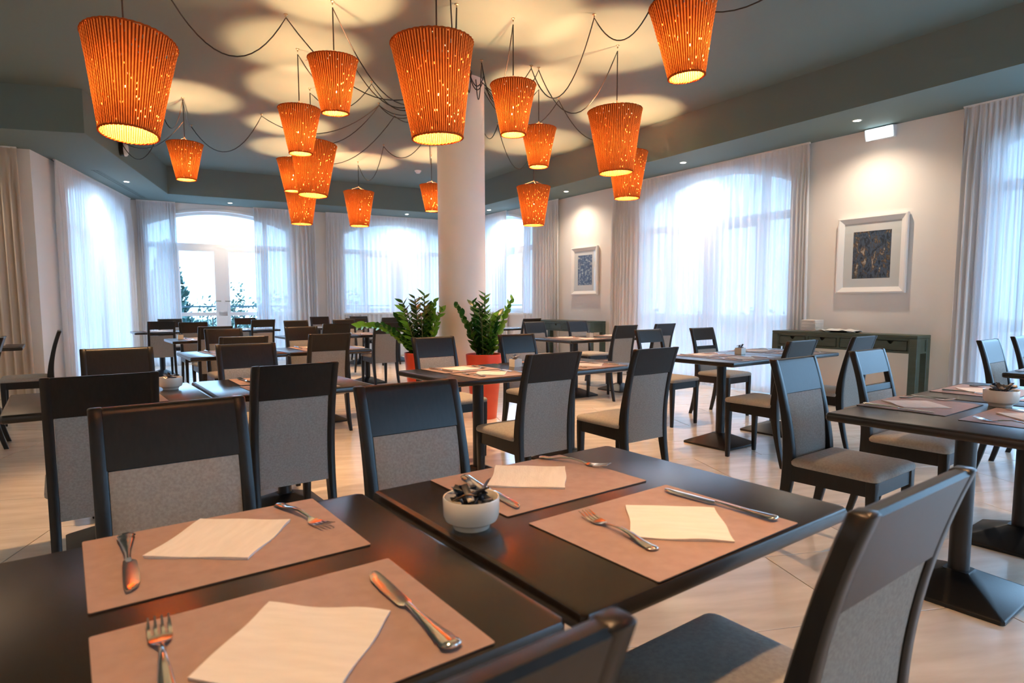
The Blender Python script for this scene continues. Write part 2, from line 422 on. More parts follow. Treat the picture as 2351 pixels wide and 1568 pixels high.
# ceiling and dropped soffits
struct(MB().prism(poly, ZC, ZC + .12).build('ceiling', M['ceil']))
F1, F2, F3, F4, F5 = (6.93,-3.0), (6.645,13.32), (.77,13.69), (-.34,9.41), (-4.0,10.55)
struct(MB().prism([F1, (8.156,-4.0), (7.45,14.41), F2], ZS, ZC).build('trim_1', M['ceil']))
struct(MB().prism([(-4.0,-3.0), (-5.0,-4.0), (8.156,-4.0), F1], ZS, ZC).build('trim_5', M['ceil']))
struct(MB().prism([F5, (-5.0,11.5), (-5.0,-4.0), (-4.0,-3.0)], ZS, ZC).build('trim_6', M['ceil']))
struct(MB().prism([F2, (7.45,14.41), (.13,14.83), F3], ZS, ZC).build('trim_2', M['ceil']))
struct(MB().prism([F3, (.13,14.83), (-1.02,10.76), F4], ZS, ZC).build('trim_3', M['ceil']))
struct(MB().prism([F4, (-1.02,10.76), (-5.0,11.5), F5], ZS, ZC).build('trim_4', M['ceil']))
# slim skirting
for k, (nm, W_, a, b) in enumerate((('baseboard_right', WR, rS(.0), rS(1.95)), ('baseboard_right', WR, rS(5.0), rS(7.9)), ('baseboard_side', WS, 0, 3.9))):
    o = MB().add([W_.xf((p, q, h)) for h in (0, .014) for p, q in ((a,FZ),(b,FZ),(b,FZ+.08),(a,FZ+.08))], [(0,1,2,3),(7,6,5,4),(0,4,5,1),(1,5,6,2),(2,6,7,3),(3,7,4,0)]).build(nm, M['white']); struct(o)

# column
PCX, PCY = 3.51, 6.77
col = MB().lathe([(.30,FZ),(.30,FZ+.02),(.29,FZ+.03),(.285,ZC)], 48).build('column', M['column'], None, 30, (PCX, PCY, 0)); struct(col)

# ------------------------------------------------------------------ outside: terrace, railing, planting
struct(MB().box(-14, 22, 15.2, 20.5, -.3, -.06).build('terrace', M['terrace']))
struct(MB().box(8.6, 30, -12, 15.2, -.3, -.06).build('side_terrace', M['terrace']))
struct(MB().box(-60, 70, 20.5, 90, -1.2, -.8).build('garden_ground', M['hedge']))
rl = thing('balcony_railing', 'blue-grey metal balcony railing outside the French door', 'railing', (0,0,0))
for z in (1.15, .98, .12): MB().box(-6, 14, 17.48, 17.52, z, z+.045).build('rail', M['rail'], rl)
balu = MB().box(-.008, .008, -.008, .008, .12, 1.0).mesh('baluster', M['rail'])
for k in range(60): link('baluster', balu, rl, (-3.0 + k*.125, 17.5, 0))
for xx in (-3, 0, 3, 6, 9): MB().box(xx-.03, xx+.03, 17.47, 17.53, -.06, 1.2).build('post', M['rail'], rl)
def foliage(n, fn, size, rnd):
    mb = MB()
    for _ in range(n):
        p = fn(); s = size * rnd.uniform(.5, 1.3)
        a = Vector((rnd.gauss(0,1), rnd.gauss(0,1), rnd.gauss(0,1))).normalized(); b = a.orthogonal().normalized(); c = a.cross(b)
        b *= s; c *= s * .45
        mb.add([p - b, p + c, p + b, p - c], [(0,1,2,3)])
    return mb
rnd = random.Random(3)
def treething(name, label, x, y, zb, fn, n, size, mt, hh):
    t = thing(name, label, 'shrub' if 'shrub' in name else 'tree', (x, y, zb))
    foliage(n, fn, size, rnd).build('foliage', M[mt], t)['kind'] = 'stuff'
    MB().tube([(0,0,0),(.02,0,hh*.5),(0,.02,hh*.9)], [.06,.045,.02], 6).build('trunk', M['bark'], t)
    return t
def conef(h, r):
    def f():
        q = rnd.random() ** .7; zz = h * (1 - q); a = rnd.uniform(0, 2*PI); rr = r * (.12 + q) * math.sqrt(rnd.random())
        return Vector((rr*math.cos(a), rr*math.sin(a), .25 + zz))
    return f
def twigf(h, r):
    def f():
        a = rnd.uniform(0, 2*PI); rr = r * math.sqrt(rnd.random()); q = rnd.random()
        return Vector((rr*math.cos(a), rr*math.sin(a), .1 + (h * (.55 + .45*math.sin(rr*13 + a*3))) * q))
    return f
treething('conifer_tree', 'dark green conifer seen through the French door', 1.1, 22.0, -.8, conef(3.75, 1.0), 2600, .13, 'conifer', 3.6)
sh = [(2.25, 21.2, 2.25), (3.0, 22.0, 2.65), (3.55, 21.2, 2.2), (4.35, 21.6, 2.45), (5.3, 21.2, 2.3), (-.6, 21.4, 2.2), (7.0, 21.5, 2.6), (9.2, 21.5, 2.4)]
sl = ['loose olive shrub right next to the dark conifer', 'tallest twiggy olive shrub behind the railing at the French door', 'low olive shrub behind the meeting stile of the French door',
      'bushy olive shrub behind the edge of the sheer curtain at the French door', 'olive shrub hidden behind the gathered sheer beside the French door', 'olive shrub behind the sheer on the bay side of the conifer',
      'olive shrub outside the sheer-covered back window', 'olive shrub outside the back window near the column']
for (xx, yy, hh), lb in zip(sh, sl): treething('olive_shrub', lb, xx, yy, -.8, twigf(hh, .42), 1500, .075, 'hedge', hh*.8)
for k, yy in enumerate((2.0, 6.5, 10.5, 13.5)):
    treething('hedge_shrub', 'grey-green shrub outside the %s of the picture wall' % ('window behind the drawn curtain', 'wide sheer-covered window', 'partly open curtained window', 'window corner')[k], 13.5, yy, -.3, twigf(1.3, 1.2), 900, .1, 'hedge', 1.0)

# ------------------------------------------------------------------ curtains
def curtain(label, W_, a, b, mt, amp=.03, wl=.13, off=.075, dense=None, ztop=3.335, gather=.55, group=None):
    rn = random.Random(int(abs(a)*1000) + 5)
    t = thing('curtain', label, 'curtain', (0,0,0), 0, group)
    P0 = W_.P((a+b)/2, 0, off); t.location = P0
    ln = b - a; s = 0; cols = []; ph = 0
    while s <= ln + 1e-6:
        e = min(s, ln - s)                               # gathered harder near both ends
        k = 1.0 + gather * 2.2 * math.exp(-e / .22)
        cols.append((s, ph, min(1.25, .6 + .9*math.exp(-e/.3))))
        ph += k * 2*PI / wl * (wl/8) * (1 + .25*math.sin(s*3.1 + a))
        s += wl / 8 / (1 + gather*.6*math.exp(-e/.22))
    rows = [0, .012, .25, .55, .8, .95, .985, 1.0]
    mb = MB(); n = len(cols); g1, g2 = rn.uniform(0,6), rn.uniform(0,6)
    for r in rows:
        z = FZ + .012 + (ztop - FZ - .012) * r
        for s, ph, am in cols:
            if r > .94: h = amp*.35*math.sin(ph*1.6)
            else:
                sw = .5*math.sin(ph*.37 + g1) + .3*math.sin(ph*.21 + g2)
                h = amp * am * (math.sin(ph + sw*(1-r)*1.4) + .35*sw*(1.1-r)*2)
            flare = (s/ln - .5) * (1 - r) * .05
            mb.v.append(tuple(W_.P(a + s + flare, z, off + h) - P0))
    for i in range(len(rows)-1):
        for j in range(n-1): mb.f.append((i*n+j, i*n+j+1, (i+1)*n+j+1, (i+1)*n+j)); mb.m.append(0)
    mb.build('cloth', mt, t, 180)
    hb = MB()
    for z in (ztop - .075, ztop):
        for s, ph, am in cols: hb.v.append(tuple(W_.P(a + s, z, off + .004 + amp*.4*math.sin(ph*1.6)) - P0))
    for j in range(n-1): hb.f.append((j, j+1, n+j+1, n+j)); hb.m.append(0)
    hb.build('header_tape', dense or mt, t, 180)
    MB().add([tuple(W_.P(a + p*(b-a), q, h) - P0) for h in (off-.015, off+.015) for p, q in ((0,ztop-.005),(1,ztop-.005),(1,3.349),(0,3.349))], [(0,1,2,3),(7,6,5,4),(0,4,5,1),(1,5,6,2),(2,6,7,3),(3,7,4,0)]).build('curtain_rail', M['white'], t)
    return t
S_, D_ = M['sheer'], M['sheerdense']
curtain('gathered white curtain hanging beside the end of the green console with napkins', WR, rS(-.62), rS(.02), D_, .045, .15, .09)
curtain('white sheer curtain drawn back at the window past the napkin console', WR, rS(-3.35), rS(-2.75), S_)
curtain('wide white sheer curtain covering the arched window between the two pictures', WR, rS(1.76), rS(5.47), S_, .03, .12, dense=D_)
curtain('white sheer curtain beside the blossom print at the far console', WR, rS(7.08), rS(8.25), S_, .03, .12, dense=D_)
curtain('white sheer curtain in the corner behind the column', WR, rS(8.98), rS(11.0), S_, .035, .12)
curtain('wide white sheer curtain over the back window behind the column', WB, bS(7.05), bS(3.88), S_, .03, .12, dense=D_)
curtain('white sheer curtain drawn to the column side of the French door', WB, bS(3.63), bS(2.33), S_, .04, .11, dense=D_)
curtain('white sheer curtain drawn into the bay corner beside the French door', WB, bS(.83), bS(.13), S_, .04, .11, dense=D_)
curtain('long white sheer curtain under the slot air vent on the bay wall', WL, lS(4.06), lS(.56), S_, .035, .13, dense=D_)
curtain('opaque beige cotton curtain beside the white wall pier', WS, .12, 2.3, M['beige'], .045, .2, .09)

# ------------------------------------------------------------------ chairs
HC = .95
def yb(z):
    """rear face line of the bowed back posts"""
    return -.218 - (.408*(z-.47)**2 if z > .47 else .335*(.47-z)**2)
def dep(z): return .036 + .026*math.exp(-((z-.44)/.20)**2)      # post depth, front to rear
CW = .212                                                           # half width over the posts
def sweepx(mb, prof, x0, x1, b=.004):
    """closed (y, z) outline extruded along x with softened ends"""
    cy = sum(p[0] for p in prof)/len(prof); cz = sum(p[1] for p in prof)/len(prof)
    k = lambda x, s: [(x, cy + (p[0]-cy)*s, cz + (p[1]-cz)*s) for p in prof]
    mb.loft([k(x0, .93), k(x0+b, 1), k(x1-b, 1), k(x1, .93)])
    return mb
def band(z0, z1, f0, f1, n=8, roundtop=False):
    """outline between two depth offsets (fractions of post depth) following the bowed back"""
    zs = [z0 + (z1-z0)*k/n for k in range(n+1)]
    rear = [(yb(z) + f0, z) for z in zs]; front = [(yb(z) + f1, z) for z in reversed(zs)]
    if roundtop:
        t = (f1-f0)/2
        rear = rear[:-1] + [(yb(z1-.008)+f0, z1-.008), (yb(z1)+f0+t*.5, z1-.001)]
        front = [(yb(z1)+f1-t*.5, z1-.001), (yb(z1-.008)+f1, z1-.008)] + front[1:]
    return rear + front
def make_chair(kind):
    t = thing('dining_chair', 'x', 'chair', group='dark dining chairs with grey upholstery')
    # rear legs running up into the back posts
    for sx in (-1, 1):
        rings = []
        for k in range(24):
            z = (HC - .004) * k / 22 if k < 23 else HC; d = dep(z); y0 = yb(z); xw = .038 if z > .1 else .028 + .010*z/.1
            xi = sx*(CW - xw); xo = sx*CW; c = .005
            x0, x1 = min(xi, xo), max(xi, xo)
            if k == 23: x0 += .004; x1 -= .004; y0 += .004; d -= .008
            rings.append([(x0+c,y0,z),(x1-c,y0,z),(x1,y0+c,z),(x1,y0+d-c,z),(x1-c,y0+d,z),(x0+c,y0+d,z),(x0,y0+d-c,z),(x0,y0+c,z)])
        MB().loft(rings).build('rear_leg', M['wood'], t, 45)
        # front legs
        cx, cy = sx*.196, .222
        def ring(h, z, dx=0): 
            c = .004
            return [(cx-h+c,cy-h,z),(cx+h-c,cy-h,z),(cx+h,cy-h+c,z),(cx+h,cy+h-c,z),(cx+h-c,cy+h,z),(cx-h+c,cy+h,z),(cx-h,cy+h-c,z),(cx-h,cy-h+c,z)]
        MB().loft([ring(.0145,0), ring(.0155,.01), ring(.0225,.36), ring(.0225,.442)]).build('leg', M['wood'], t, 45)
    # seat frame: four rails
    fr = MB()
    fr.box(-.18, .18, .206, .238, .375, .442)
    fr.box(-.18, .18, -.20, -.175, .375, .435)
    for sx in (-1, 1):
        fr.add([(sx*.186,-.185,.365),(sx*.211,-.185,.365),(sx*.211,.206,.372),(sx*.186,.206,.372),(sx*.186,-.185,.442),(sx*.211,-.185,.442),(sx*.211,.206,.442),(sx*.186,.206,.442)],
               [(0,3,2,1),(4,5,6,7),(0,1,5,4),(1,2,6,5),(2,3,7,6),(3,0,4,7)])
    fr.build('seat_frame', M['wood'], t)
    # padded seat, domed
    nx, ny = 14, 14; vs = []; fs = []
    def outline(u, v):
        x = (u-.5)*2; y = (v-.5)*2
        return x*.222, -.165 + (y+1)/2*.412
    sm = MB(); rings = []
    def rr(inset, z):
        hx, y0, y1, r = .224-inset, -.170+inset, .252-inset, .028
        out = []
        for cx_, cy_, a0 in ((hx-r, y1-r, 0), (-hx+r, y1-r, 90), (-hx+r, y0+r, 180), (hx-r, y0+r, 270)):
            for q in range(4): a = rad(a0 + 30*q); out.append((cx_ + r*math.cos(a), cy_ + r*math.sin(a), z))
        return out
    sm.loft([rr(.006,.442), rr(0,.448), rr(-.001,.462), rr(.005,.474), rr(.02,.481), rr(.06,.487), rr(.12,.490)], 0, True)
    sm.build('seat', M['seat'], t, 60)
    # top rail
    zc = .785 if kind == 'A' else .815
    cr = MB(); sweepx(cr, band(zc, HC, .0004, .0356, 8, True), -(CW-.035), CW-.035, .0)
    cr.build('top_rail', M['wood'], t, 40)
    ztop = zc - .003
    if kind == 'B':
        ra = MB(); sweepx(ra, band(.715, .75, .006, .032, 3), -(CW-.036), CW-.036, .0); ra.build('cross_rail', M['wood'], t, 40)
        ztop = .712
    # upholstered back panel: slightly domed on the sitter's side
    z0 = .355; n = 12; m = 10; pv = MB(); x0 = CW - .0392
    def pad(front):
        rows = []
        for k in range(n+1):
            z = z0 + (ztop-z0)*k/n; row = []
            for j in range(m+1):
                u = -1 + 2*j/m; e = min(1, (1-abs(u))*9) ** .5; g = min(1, min(k, n-k)/n*12 + .0) ** .5
                y = yb(z) + (.040 if front else .006) + (1 if front else -.5) * (.010*e*g*(1-.3*u*u) - (.006 if front else .004))
                row.append((u*x0, y, z))
            rows.append(row)
        return rows
    for front in (True, False):
        rows = pad(front); pv.loft(rows, 0, False, False)
    F_, R_ = pad(True), pad(False)
    edge = lambda rows: [rows[0][j] for j in range(m+1)] + [rows[k][m] for k in range(1,n+1)] + [rows[n][j] for j in range(m-1,-1,-1)] + [rows[k][0] for k in range(n-1,0,-1)]
    pv.loft([edge(F_), edge(R_)], 0, False, True)
    pv.build('back_panel', M['fabric'], t, 60)
    for ch in t.children: ch.data.transform(Matrix.Diagonal((1, 1, (HC - FZ)/HC, 1)))
    return t
protoA = make_chair('A'); protoB = make_chair('B')
usedp = {'A': False, 'B': False}
GR = rad(4.5)
U = Vector((math.cos(GR), math.sin(GR), 0)); V = Vector((-math.sin(GR), math.cos(GR), 0))
def place_chair(kind, cx, cy, face, label, extra=0):
    """cx, cy: middle of the top rail; face '+' looks to the French door wall, '-' away from it, 'w' to the bay side"""
    rz = GR + {'+': 0, '-': PI, 'w': PI/2}[face] + rad(extra)
    p = Vector((cx, cy, FZ)) + Matrix.Rotation(rz, 3, 'Z') @ Vector((0, .292, 0))
    proto = protoA if kind == 'A' else protoB
    if not usedp[kind]:
        usedp[kind] = True; proto.location = p; proto.rotation_euler = (0,0,rz); proto['label'] = label; return proto
    return dup(proto, p, rz, label)

# ------------------------------------------------------------------ tables
TW, TD = .885, .825
def make_table():
    t = thing('pedestal_table', 'x', 'table', group='dark square pedestal tables')
    MB().rbox(0, 0, TW/2, TD/2, .712-FZ, .75-FZ, .010).build('table_top', M['top'], t, 40)
    MB().lathe([(.0,.705-FZ),(.041,.705-FZ),(.041,.04),(.0,.04)], 24).build('pole', M['iron'], t, 40)
    MB().box(-.17,.17,-.03,.03,.70-FZ,.7135-FZ).box(-.03,.03,-.17,.17,.70-FZ,.7135-FZ).build('top_bracket', M['iron'], t)
    b = MB(); k = .235
    sq = lambda h, z, c=.012: [(-h+c,-h,z),(h-c,-h,z),(h,-h+c,z),(h,h-c,z),(h-c,h,z),(-h+c,h,z),(-h,h-c,z),(-h,-h+c,z)]
    b.loft([sq(k-.004,0), sq(k,.004), sq(k,.016), sq(k-.006,.021), sq(.060,.098,.01), sq(.050,.104,.01)])
    b.build('base', M['iron'], t, 20)
    return t
tproto = make_table(); tused = [False]
TABLES = {  # id: centre, ordinal phrase, row phrase
 'A6': (.098,1.123,'6th','row farthest from door'), 'A5': (1.006,1.185,'5th','row farthest from door'), 'A4': (3.14,1.21,'4th','row farthest from door'),
 'A3': (4.04,1.28,'3rd','row farthest from door'), 'A2': (5.70,1.45,'2nd','row farthest from door'), 'A1': (6.62,1.52,'1st','row farthest from door'),
 'B6': (-.10,3.95,'6th','row before planters'), 'B5': (.80,4.02,'5th','row before planters'), 'B4': (2.155,3.92,'4th','row before planters'), 'B3': (3.055,3.99,'3rd','row before planters'),
 'B2': (4.61,3.74,'2nd','row before planters'), 'B1': (5.51,3.81,'1st','row before planters'),
 'C4': (.885,6.82,'4th','row beside column'), 'C3': (1.785,6.89,'3rd','row beside column'), 'C2': (5.315,6.83,'2nd','row beside column'), 'C1': (6.215,6.90,'1st','row beside column'),
 'D4': (.90,9.70,'4th','row behind column'), 'D3': (2.405,9.70,'3rd','row behind column'), 'D2': (3.305,9.76,'2nd','row behind column'), 'D1': (6.30,10.55,'1st','row behind column'),
 'E5': (.50,12.85,'5th','row by French door'), 'E4': (2.05,12.92,'4th','row by French door'), 'E3': (3.365,12.98,'3rd','row by French door'), 'E2': (4.265,13.04,'2nd','row by French door'), 'E1': (5.165,13.10,'1st','row by French door'),
 'L': (-1.52,9.40,'',''),}
def where(i):
    x, y, o, r = TABLES[i]
    return 'table by the beige curtain' if i == 'L' else '%s table from picture wall, %s' % (o, r)
for i, (x, y, o_, r_) in TABLES.items():
    lb = ('dark square pedestal table, ' + where(i).replace(' table', '')) if i != 'L' else 'dark pedestal table beside the beige cotton curtain'
    if not tused[0]: tproto.location = (x, y, FZ); tproto.rotation_euler = (0,0,GR); tproto['label'] = lb; tused[0] = True
    else: dup(tproto, (x, y, FZ), GR, lb)
CH = [  # kind, top-rail middle, facing, table
 ('A',.10,2.14,'-','A6'), ('A',.89,2.175,'-','A5'), ('A',1.08,.478,'+','A5'), ('A',.19,.415,'+','A6'),
 ('A',-.105,3.125,'+','B6'), ('A',.70,3.14,'+','B5'), ('A',2.165,2.98,'+','B4'), ('A',2.95,2.92,'+','B3'),
 ('A',-.07,4.985,'-','B6'), ('A',.746,4.97,'-','B5'), ('A',2.30,5.01,'-','B4'), ('A',3.16,4.98,'-','B3'),
 ('A',3.06,2.01,'-','A4'), ('B',3.95,2.09,'-','A3'), ('A',5.77,2.12,'-','A2'), ('A',6.63,2.20,'-','A1'),
 ('B',4.50,2.88,'+','B2'), ('A',5.49,2.93,'+','B1'), ('B',4.93,5.02,'-','B2'), ('B',5.78,5.0,'-','B1'),
 ('A',5.60,6.10,'+','C2'), ('A',6.48,6.25,'+','C1'), ('A',5.45,8.07,'-','C2'), ('A',6.25,8.00,'-','C1'),
 ('A',.90,6.08,'+','C4'), ('A',1.70,6.13,'+','C3'), ('A',.97,8.10,'-','C4'), ('A',1.90,8.20,'-','C3'),
 ('A',.98,8.95,'+','D4'), ('A',.90,11.20,'-','D4'), ('A',2.63,9.10,'+','D3'), ('A',3.39,9.05,'+','D2'), ('A',2.52,11.25,'-','D3'), ('A',3.40,11.35,'-','D2'), ('A',6.55,9.75,'+','D1'),
 ('B',.49,12.10,'+','E5'), ('B',2.15,12.20,'+','E4'), ('A',.71,13.95,'-','E5'), ('B',2.10,14.0,'-','E4'), ('A',3.65,14.0,'-','E3'), ('B',4.55,14.0,'-','E2'), ('B',3.90,12.20,'+','E2'), ('A',4.70,12.30,'+','E1'),
 ('B',-.66,8.60,'w','L')]
for kd, x, y, fc, tb in CH:
    kn = 'solid-back' if kd == 'A' else 'slot-back'
    if tb == 'L': lb = 'slot-backed dark chair facing the table by the beige curtain'
    else: lb = 'dark %s chair%s, %s' % (kn, ' facing door' if fc == '+' else ', back to door', where(tb))
    place_chair(kd, x, y, fc, lb)
place_chair('B', -.98, 7.25, 'w', 'slot-backed dark chair standing in the open aisle before the bay')

# ------------------------------------------------------------------ place settings
MWX, MWY = .484, .372
def placemat_mesh():
    mb = MB(); c = .003
    ring = lambda z, i=0: [(-MWX/2+c,-MWY/2+i,z),(MWX/2-c,-MWY/2+i,z),(MWX/2-i,-MWY/2+c,z),(MWX/2-i,MWY/2-c,z),(MWX/2-c,MWY/2-i,z),(-MWX/2+c,MWY/2-i,z),(-MWX/2+i,MWY/2-c,z),(-MWX/2+i,-MWY/2+c,z)]
    mb.loft([ring(0), ring(.0024)], 1, False); a = ring(.0024); b = ring(0)
    mb.add(a, [tuple(range(8))], 0); mb.add(b, [tuple(range(7,-1,-1))], 1)
    return mb.mesh('placemat', [M['mat'], M['matedge']])
pmm = placemat_mesh()
def napkin_mesh(seed):
    r = random.Random(seed); mb = MB(); n = 14; h = .105; ph = [r.uniform(0,6) for _ in range(4)]
    top = []; 
    for i in range(n+1):
        for j in range(n+1):
            x = -h + 2*h*i/n; y = -h + 2*h*j/n
            e = max(abs(x), abs(y))/h
            z = .0042 + .0012*math.sin(x*28+ph[0]) * e + .001*math.sin(y*33+ph[1])*e + .0008*math.sin((x+y)*45+ph[2])
            x2 = x + .0022*math.sin(y*40+ph[3]); y2 = y + .0022*math.sin(x*37+ph[1])
            top.append((x2, y2, max(.0022, z)))
    f = [(i*(n+1)+j, (i+1)*(n+1)+j, (i+1)*(n+1)+j+1, i*(n+1)+j+1) for i in range(n) for j in range(n)]
    mb.add(top, f)
    per = [i*(n+1) for i in range(n+1)] + [n*(n+1)+j for j in range(1,n+1)] + [i*(n+1)+n for i in range(n-1,-1,-1)] + [j for j in range(n-1,0,-1)]
    # the two folded layers below, each a touch smaller
    edge = [top[k] for k in per]
    mb.loft([edge, [(p[0], p[1], p[2]*.55) for p in edge], [(p[0]*.985, p[1]*.985, p[2]*.5) for p in edge], [(p[0]*.99, p[1]*.99, 0) for p in edge]], 0, False)
    mb.add([(p[0]*.99, p[1]*.99, 0) for p in edge], [tuple(range(len(edge)))])
    return mb.mesh('napkin', M['napkin'], 50)
npm = [napkin_mesh(k) for k in range(4)]
def ell(cx, y, z, w, h, n=10, flat=.0):
    return [(cx + w*math.cos(2*PI*k/n), y, z + h*math.sin(2*PI*k/n)) for k in range(n)]
def handle_rings(L0, L1, zf, dirn=1):
    """ornate handle: narrow neck flaring to a scalloped end; runs along -y"""
    prof = [(0,.0035,.0022),(.12,.0033,.0022),(.30,.0042,.0021),(.5,.0060,.0022),(.7,.0082,.0025),(.80,.0098,.0027),(.86,.0092,.0027),(.91,.0112,.0029),(.96,.0100,.0028),(.99,.0060,.0024),(1,.002,.0012)]
    return [ell(0, L0 + (L1-L0)*q, zf(q), w_, h_) for q, w_, h_ in prof]
def fork_parts():
    hz = lambda q: .0055 + .0075*math.sin(min(1,q*1.35)*PI)*(1-q*.35) - .002*q
    h = MB().loft(handle_rings(.028, -.115, hz)).mesh('handle', M['steel'], 50)
    hd = MB(); rings = []
    for q, w_, z in ((0,.0035,.0062),(.2,.0062,.0042),(.45,.0110,.0028),(.7,.0128,.0026),(1,.0130,.0034)):
        y = .026 + .036*q
        rings.append([(-w_,y,z+.0012),(-w_*.5,y,z-.0006),(w_*.5,y,z-.0006),(w_,y,z+.0012),(w_*.5,y,z+.0014),(-w_*.5,y,z+.0014)])
    head = hd.loft(rings).mesh('head', M['steel'], 50)
    tines = []
    for k in range(4):
        x = -.0112 + .00747*k; tb = MB(); rg = []
        for q in range(6):
            y = .060 + .044*q/5; z = .0036 + .0075*(q/5)**1.6; w_ = .0020*(1 - .5*(q/5)**2); hh = .0009
            rg.append([(x-w_,y,z-hh),(x+w_,y,z-hh),(x+w_,y,z+hh),(x-w_,y,z+hh)])
        tines.append(tb.loft(rg).mesh('tine', M['steel'], 40))
    return h, head, tines
def knife_parts():
    h = MB().loft([[(p[0]*1.05, p[1], p[2]*1.25) for p in r] for r in handle_rings(.005, -.125, lambda q: .0048)]).mesh('handle', M['steel'], 50)
    b = MB(); rg = []
    for q, wl_, wr in ((0,.0045,.0045),(.04,.0075,.0060),(.1,.0085,.0062),(.5,.0098,.0066),(.8,.0090,.0064),(.92,.0062,.0060),(.985,.0005,.0050),(1,-.002,.0035)):
        y = .004 + .125*q
        rg.append([(-wl_,y,.0040),(0,y,.0030),(wr,y,.0034),(wr,y,.0052),(0,y,.0056),(-wl_,y,.0046)])
    bl = b.loft(rg).mesh('blade', M['steel'], 35)
    return h, bl
fh, fhd, ftn = fork_parts(); kh, kb = knife_parts()
def merged(meshes, name):
    mb = MB()
    for me in meshes: mb.add([v.co[:] for v in me.vertices], [tuple(p.vertices) for p in me.polygons])
    return mb.mesh(name, M['steel'], 50)
for me_, kx_, k_ in [(fh,1.3,1.1),(fhd,1.25,1.1),(kh,1.5,1.2),(kb,1.6,1.2)] + [(m,1.25,1.1) for m in ftn]: me_.transform(Matrix.Diagonal((kx_, k_, k_*1.1, 1)))
fork1 = merged([fh, fhd] + ftn, 'fork'); knife1 = merged([kh, kb], 'knife')
def put(o, x, y, z, rz): o.location = (x, y, z); o.rotation_euler = (0, 0, rz); return o
def fork_at(x, y, z, rz, label, near):
    if near:
        t = thing('fork', label, 'fork', (x,y,z), rz, 'steel forks on placemats')
        link('handle', fh, t); link('head', fhd, t)
        for m in ftn: link('tine', m, t)
    else: tag(put(link('fork', fork1), x, y, z, rz), label, 'fork', 'steel forks on placemats')
def knife_at(x, y, z, rz, label, near):
    if near:
        t = thing('knife', label, 'knife', (x,y,z), rz, 'steel table knives on placemats')
        link('handle', kh, t); link('blade', kb, t)
    else: tag(put(link('knife', knife1), x, y, z, rz), label, 'knife', 'steel table knives on placemats')
ZT = .7502; ZM = ZT + .0025
def setting(tb, side, mx, my, rz, nap, fk, kf, near):
    """nap/fk/kf: (x, y, rotation) of napkin, fork and knife, world coordinates"""
    w_ = '%s placemat, %s' % ('door-side' if side > 0 else 'far-side' if tb != 'L' else 'wall-side', where(tb))
    if side < 0 and tb != 'L': w_ = 'placemat away from door, ' + where(tb)
    tag(put(link('placemat', pmm), mx, my, ZT, rz), 'brown ' + (w_.replace('placemat', 'leather-look placemat')), 'placemat', 'brown placemats')
    tag(put(link('napkin', npm[random.randrange(4)]), nap[0], nap[1], ZM, nap[2]), 'cream napkin on ' + w_, 'napkin', 'paper napkins on placemats')
    fork_at(fk[0], fk[1], ZM, fk[2], 'steel fork on ' + w_, near)
    knife_at(kf[0], kf[1], ZM, kf[2], 'steel knife on ' + w_, near)
# measured settings on the tables of the first row
setting('A6', 1, .151, 1.370, rad(4.1), (.150,1.398,rad(56)), (.325,1.440,rad(180+15)), (-.021,1.367,rad(181.5)), True)
setting('A6', -1, .182, .914, rad(4.0), (.190,.894,rad(-40)), (.019,.955,rad(.5)), (.366,.905,rad(3)), True)
setting('A5', 1, .957, 1.395, rad(4.6), (.951,1.433,rad(53)), (1.158,1.485,rad(180+26)), (.785,1.372,rad(178)), True)
setting('A5', -1, 1.005, .965, rad(5.2), (1.029,.948,rad(-39)), (.880,.985,rad(-2)), (1.206,.980,rad(9)), True)
setting('A4', 1, 3.235, 1.450, rad(4.5), (3.225,1.465,rad(52)), (3.440,1.505,rad(180+30)), (3.022,1.450,rad(183)), True)
setting('A4', -1, 3.215, 1.010, rad(4.5), (3.27,1.0,rad(-40)), (3.03,1.03,rad(4)), (3.42,1.02,rad(2)), True)
for i, (x, y, o_, r_) in TABLES.items():
    if i in ('A6', 'A5', 'A4'): continue
    rn = random.Random(i + 'q'); near = i in ('A3', 'B6', 'B5', 'B4', 'B3')
    for side in (1, -1):
        c = Vector((x, y, 0)) + V * (side * .202) + U * rn.uniform(-.02, .02); rz = GR + rad(rn.uniform(-1.5, 1.5))
        f_ = c - U * (side * -.165) * (1 if side > 0 else 1); k_ = c + U * (side * -.175)
        base = GR + (PI if side > 0 else 0)
        setting(i, side, c.x, c.y, rz, (c.x + rn.uniform(-.02,.02), c.y + rn.uniform(-.02,.02), base + rad(rn.choice((48, -42, 40, 10)))),
                (f_.x, f_.y, base + rad(rn.uniform(-12, 12))), (k_.x, k_.y, base + rad(rn.uniform(-6, 6))), near)

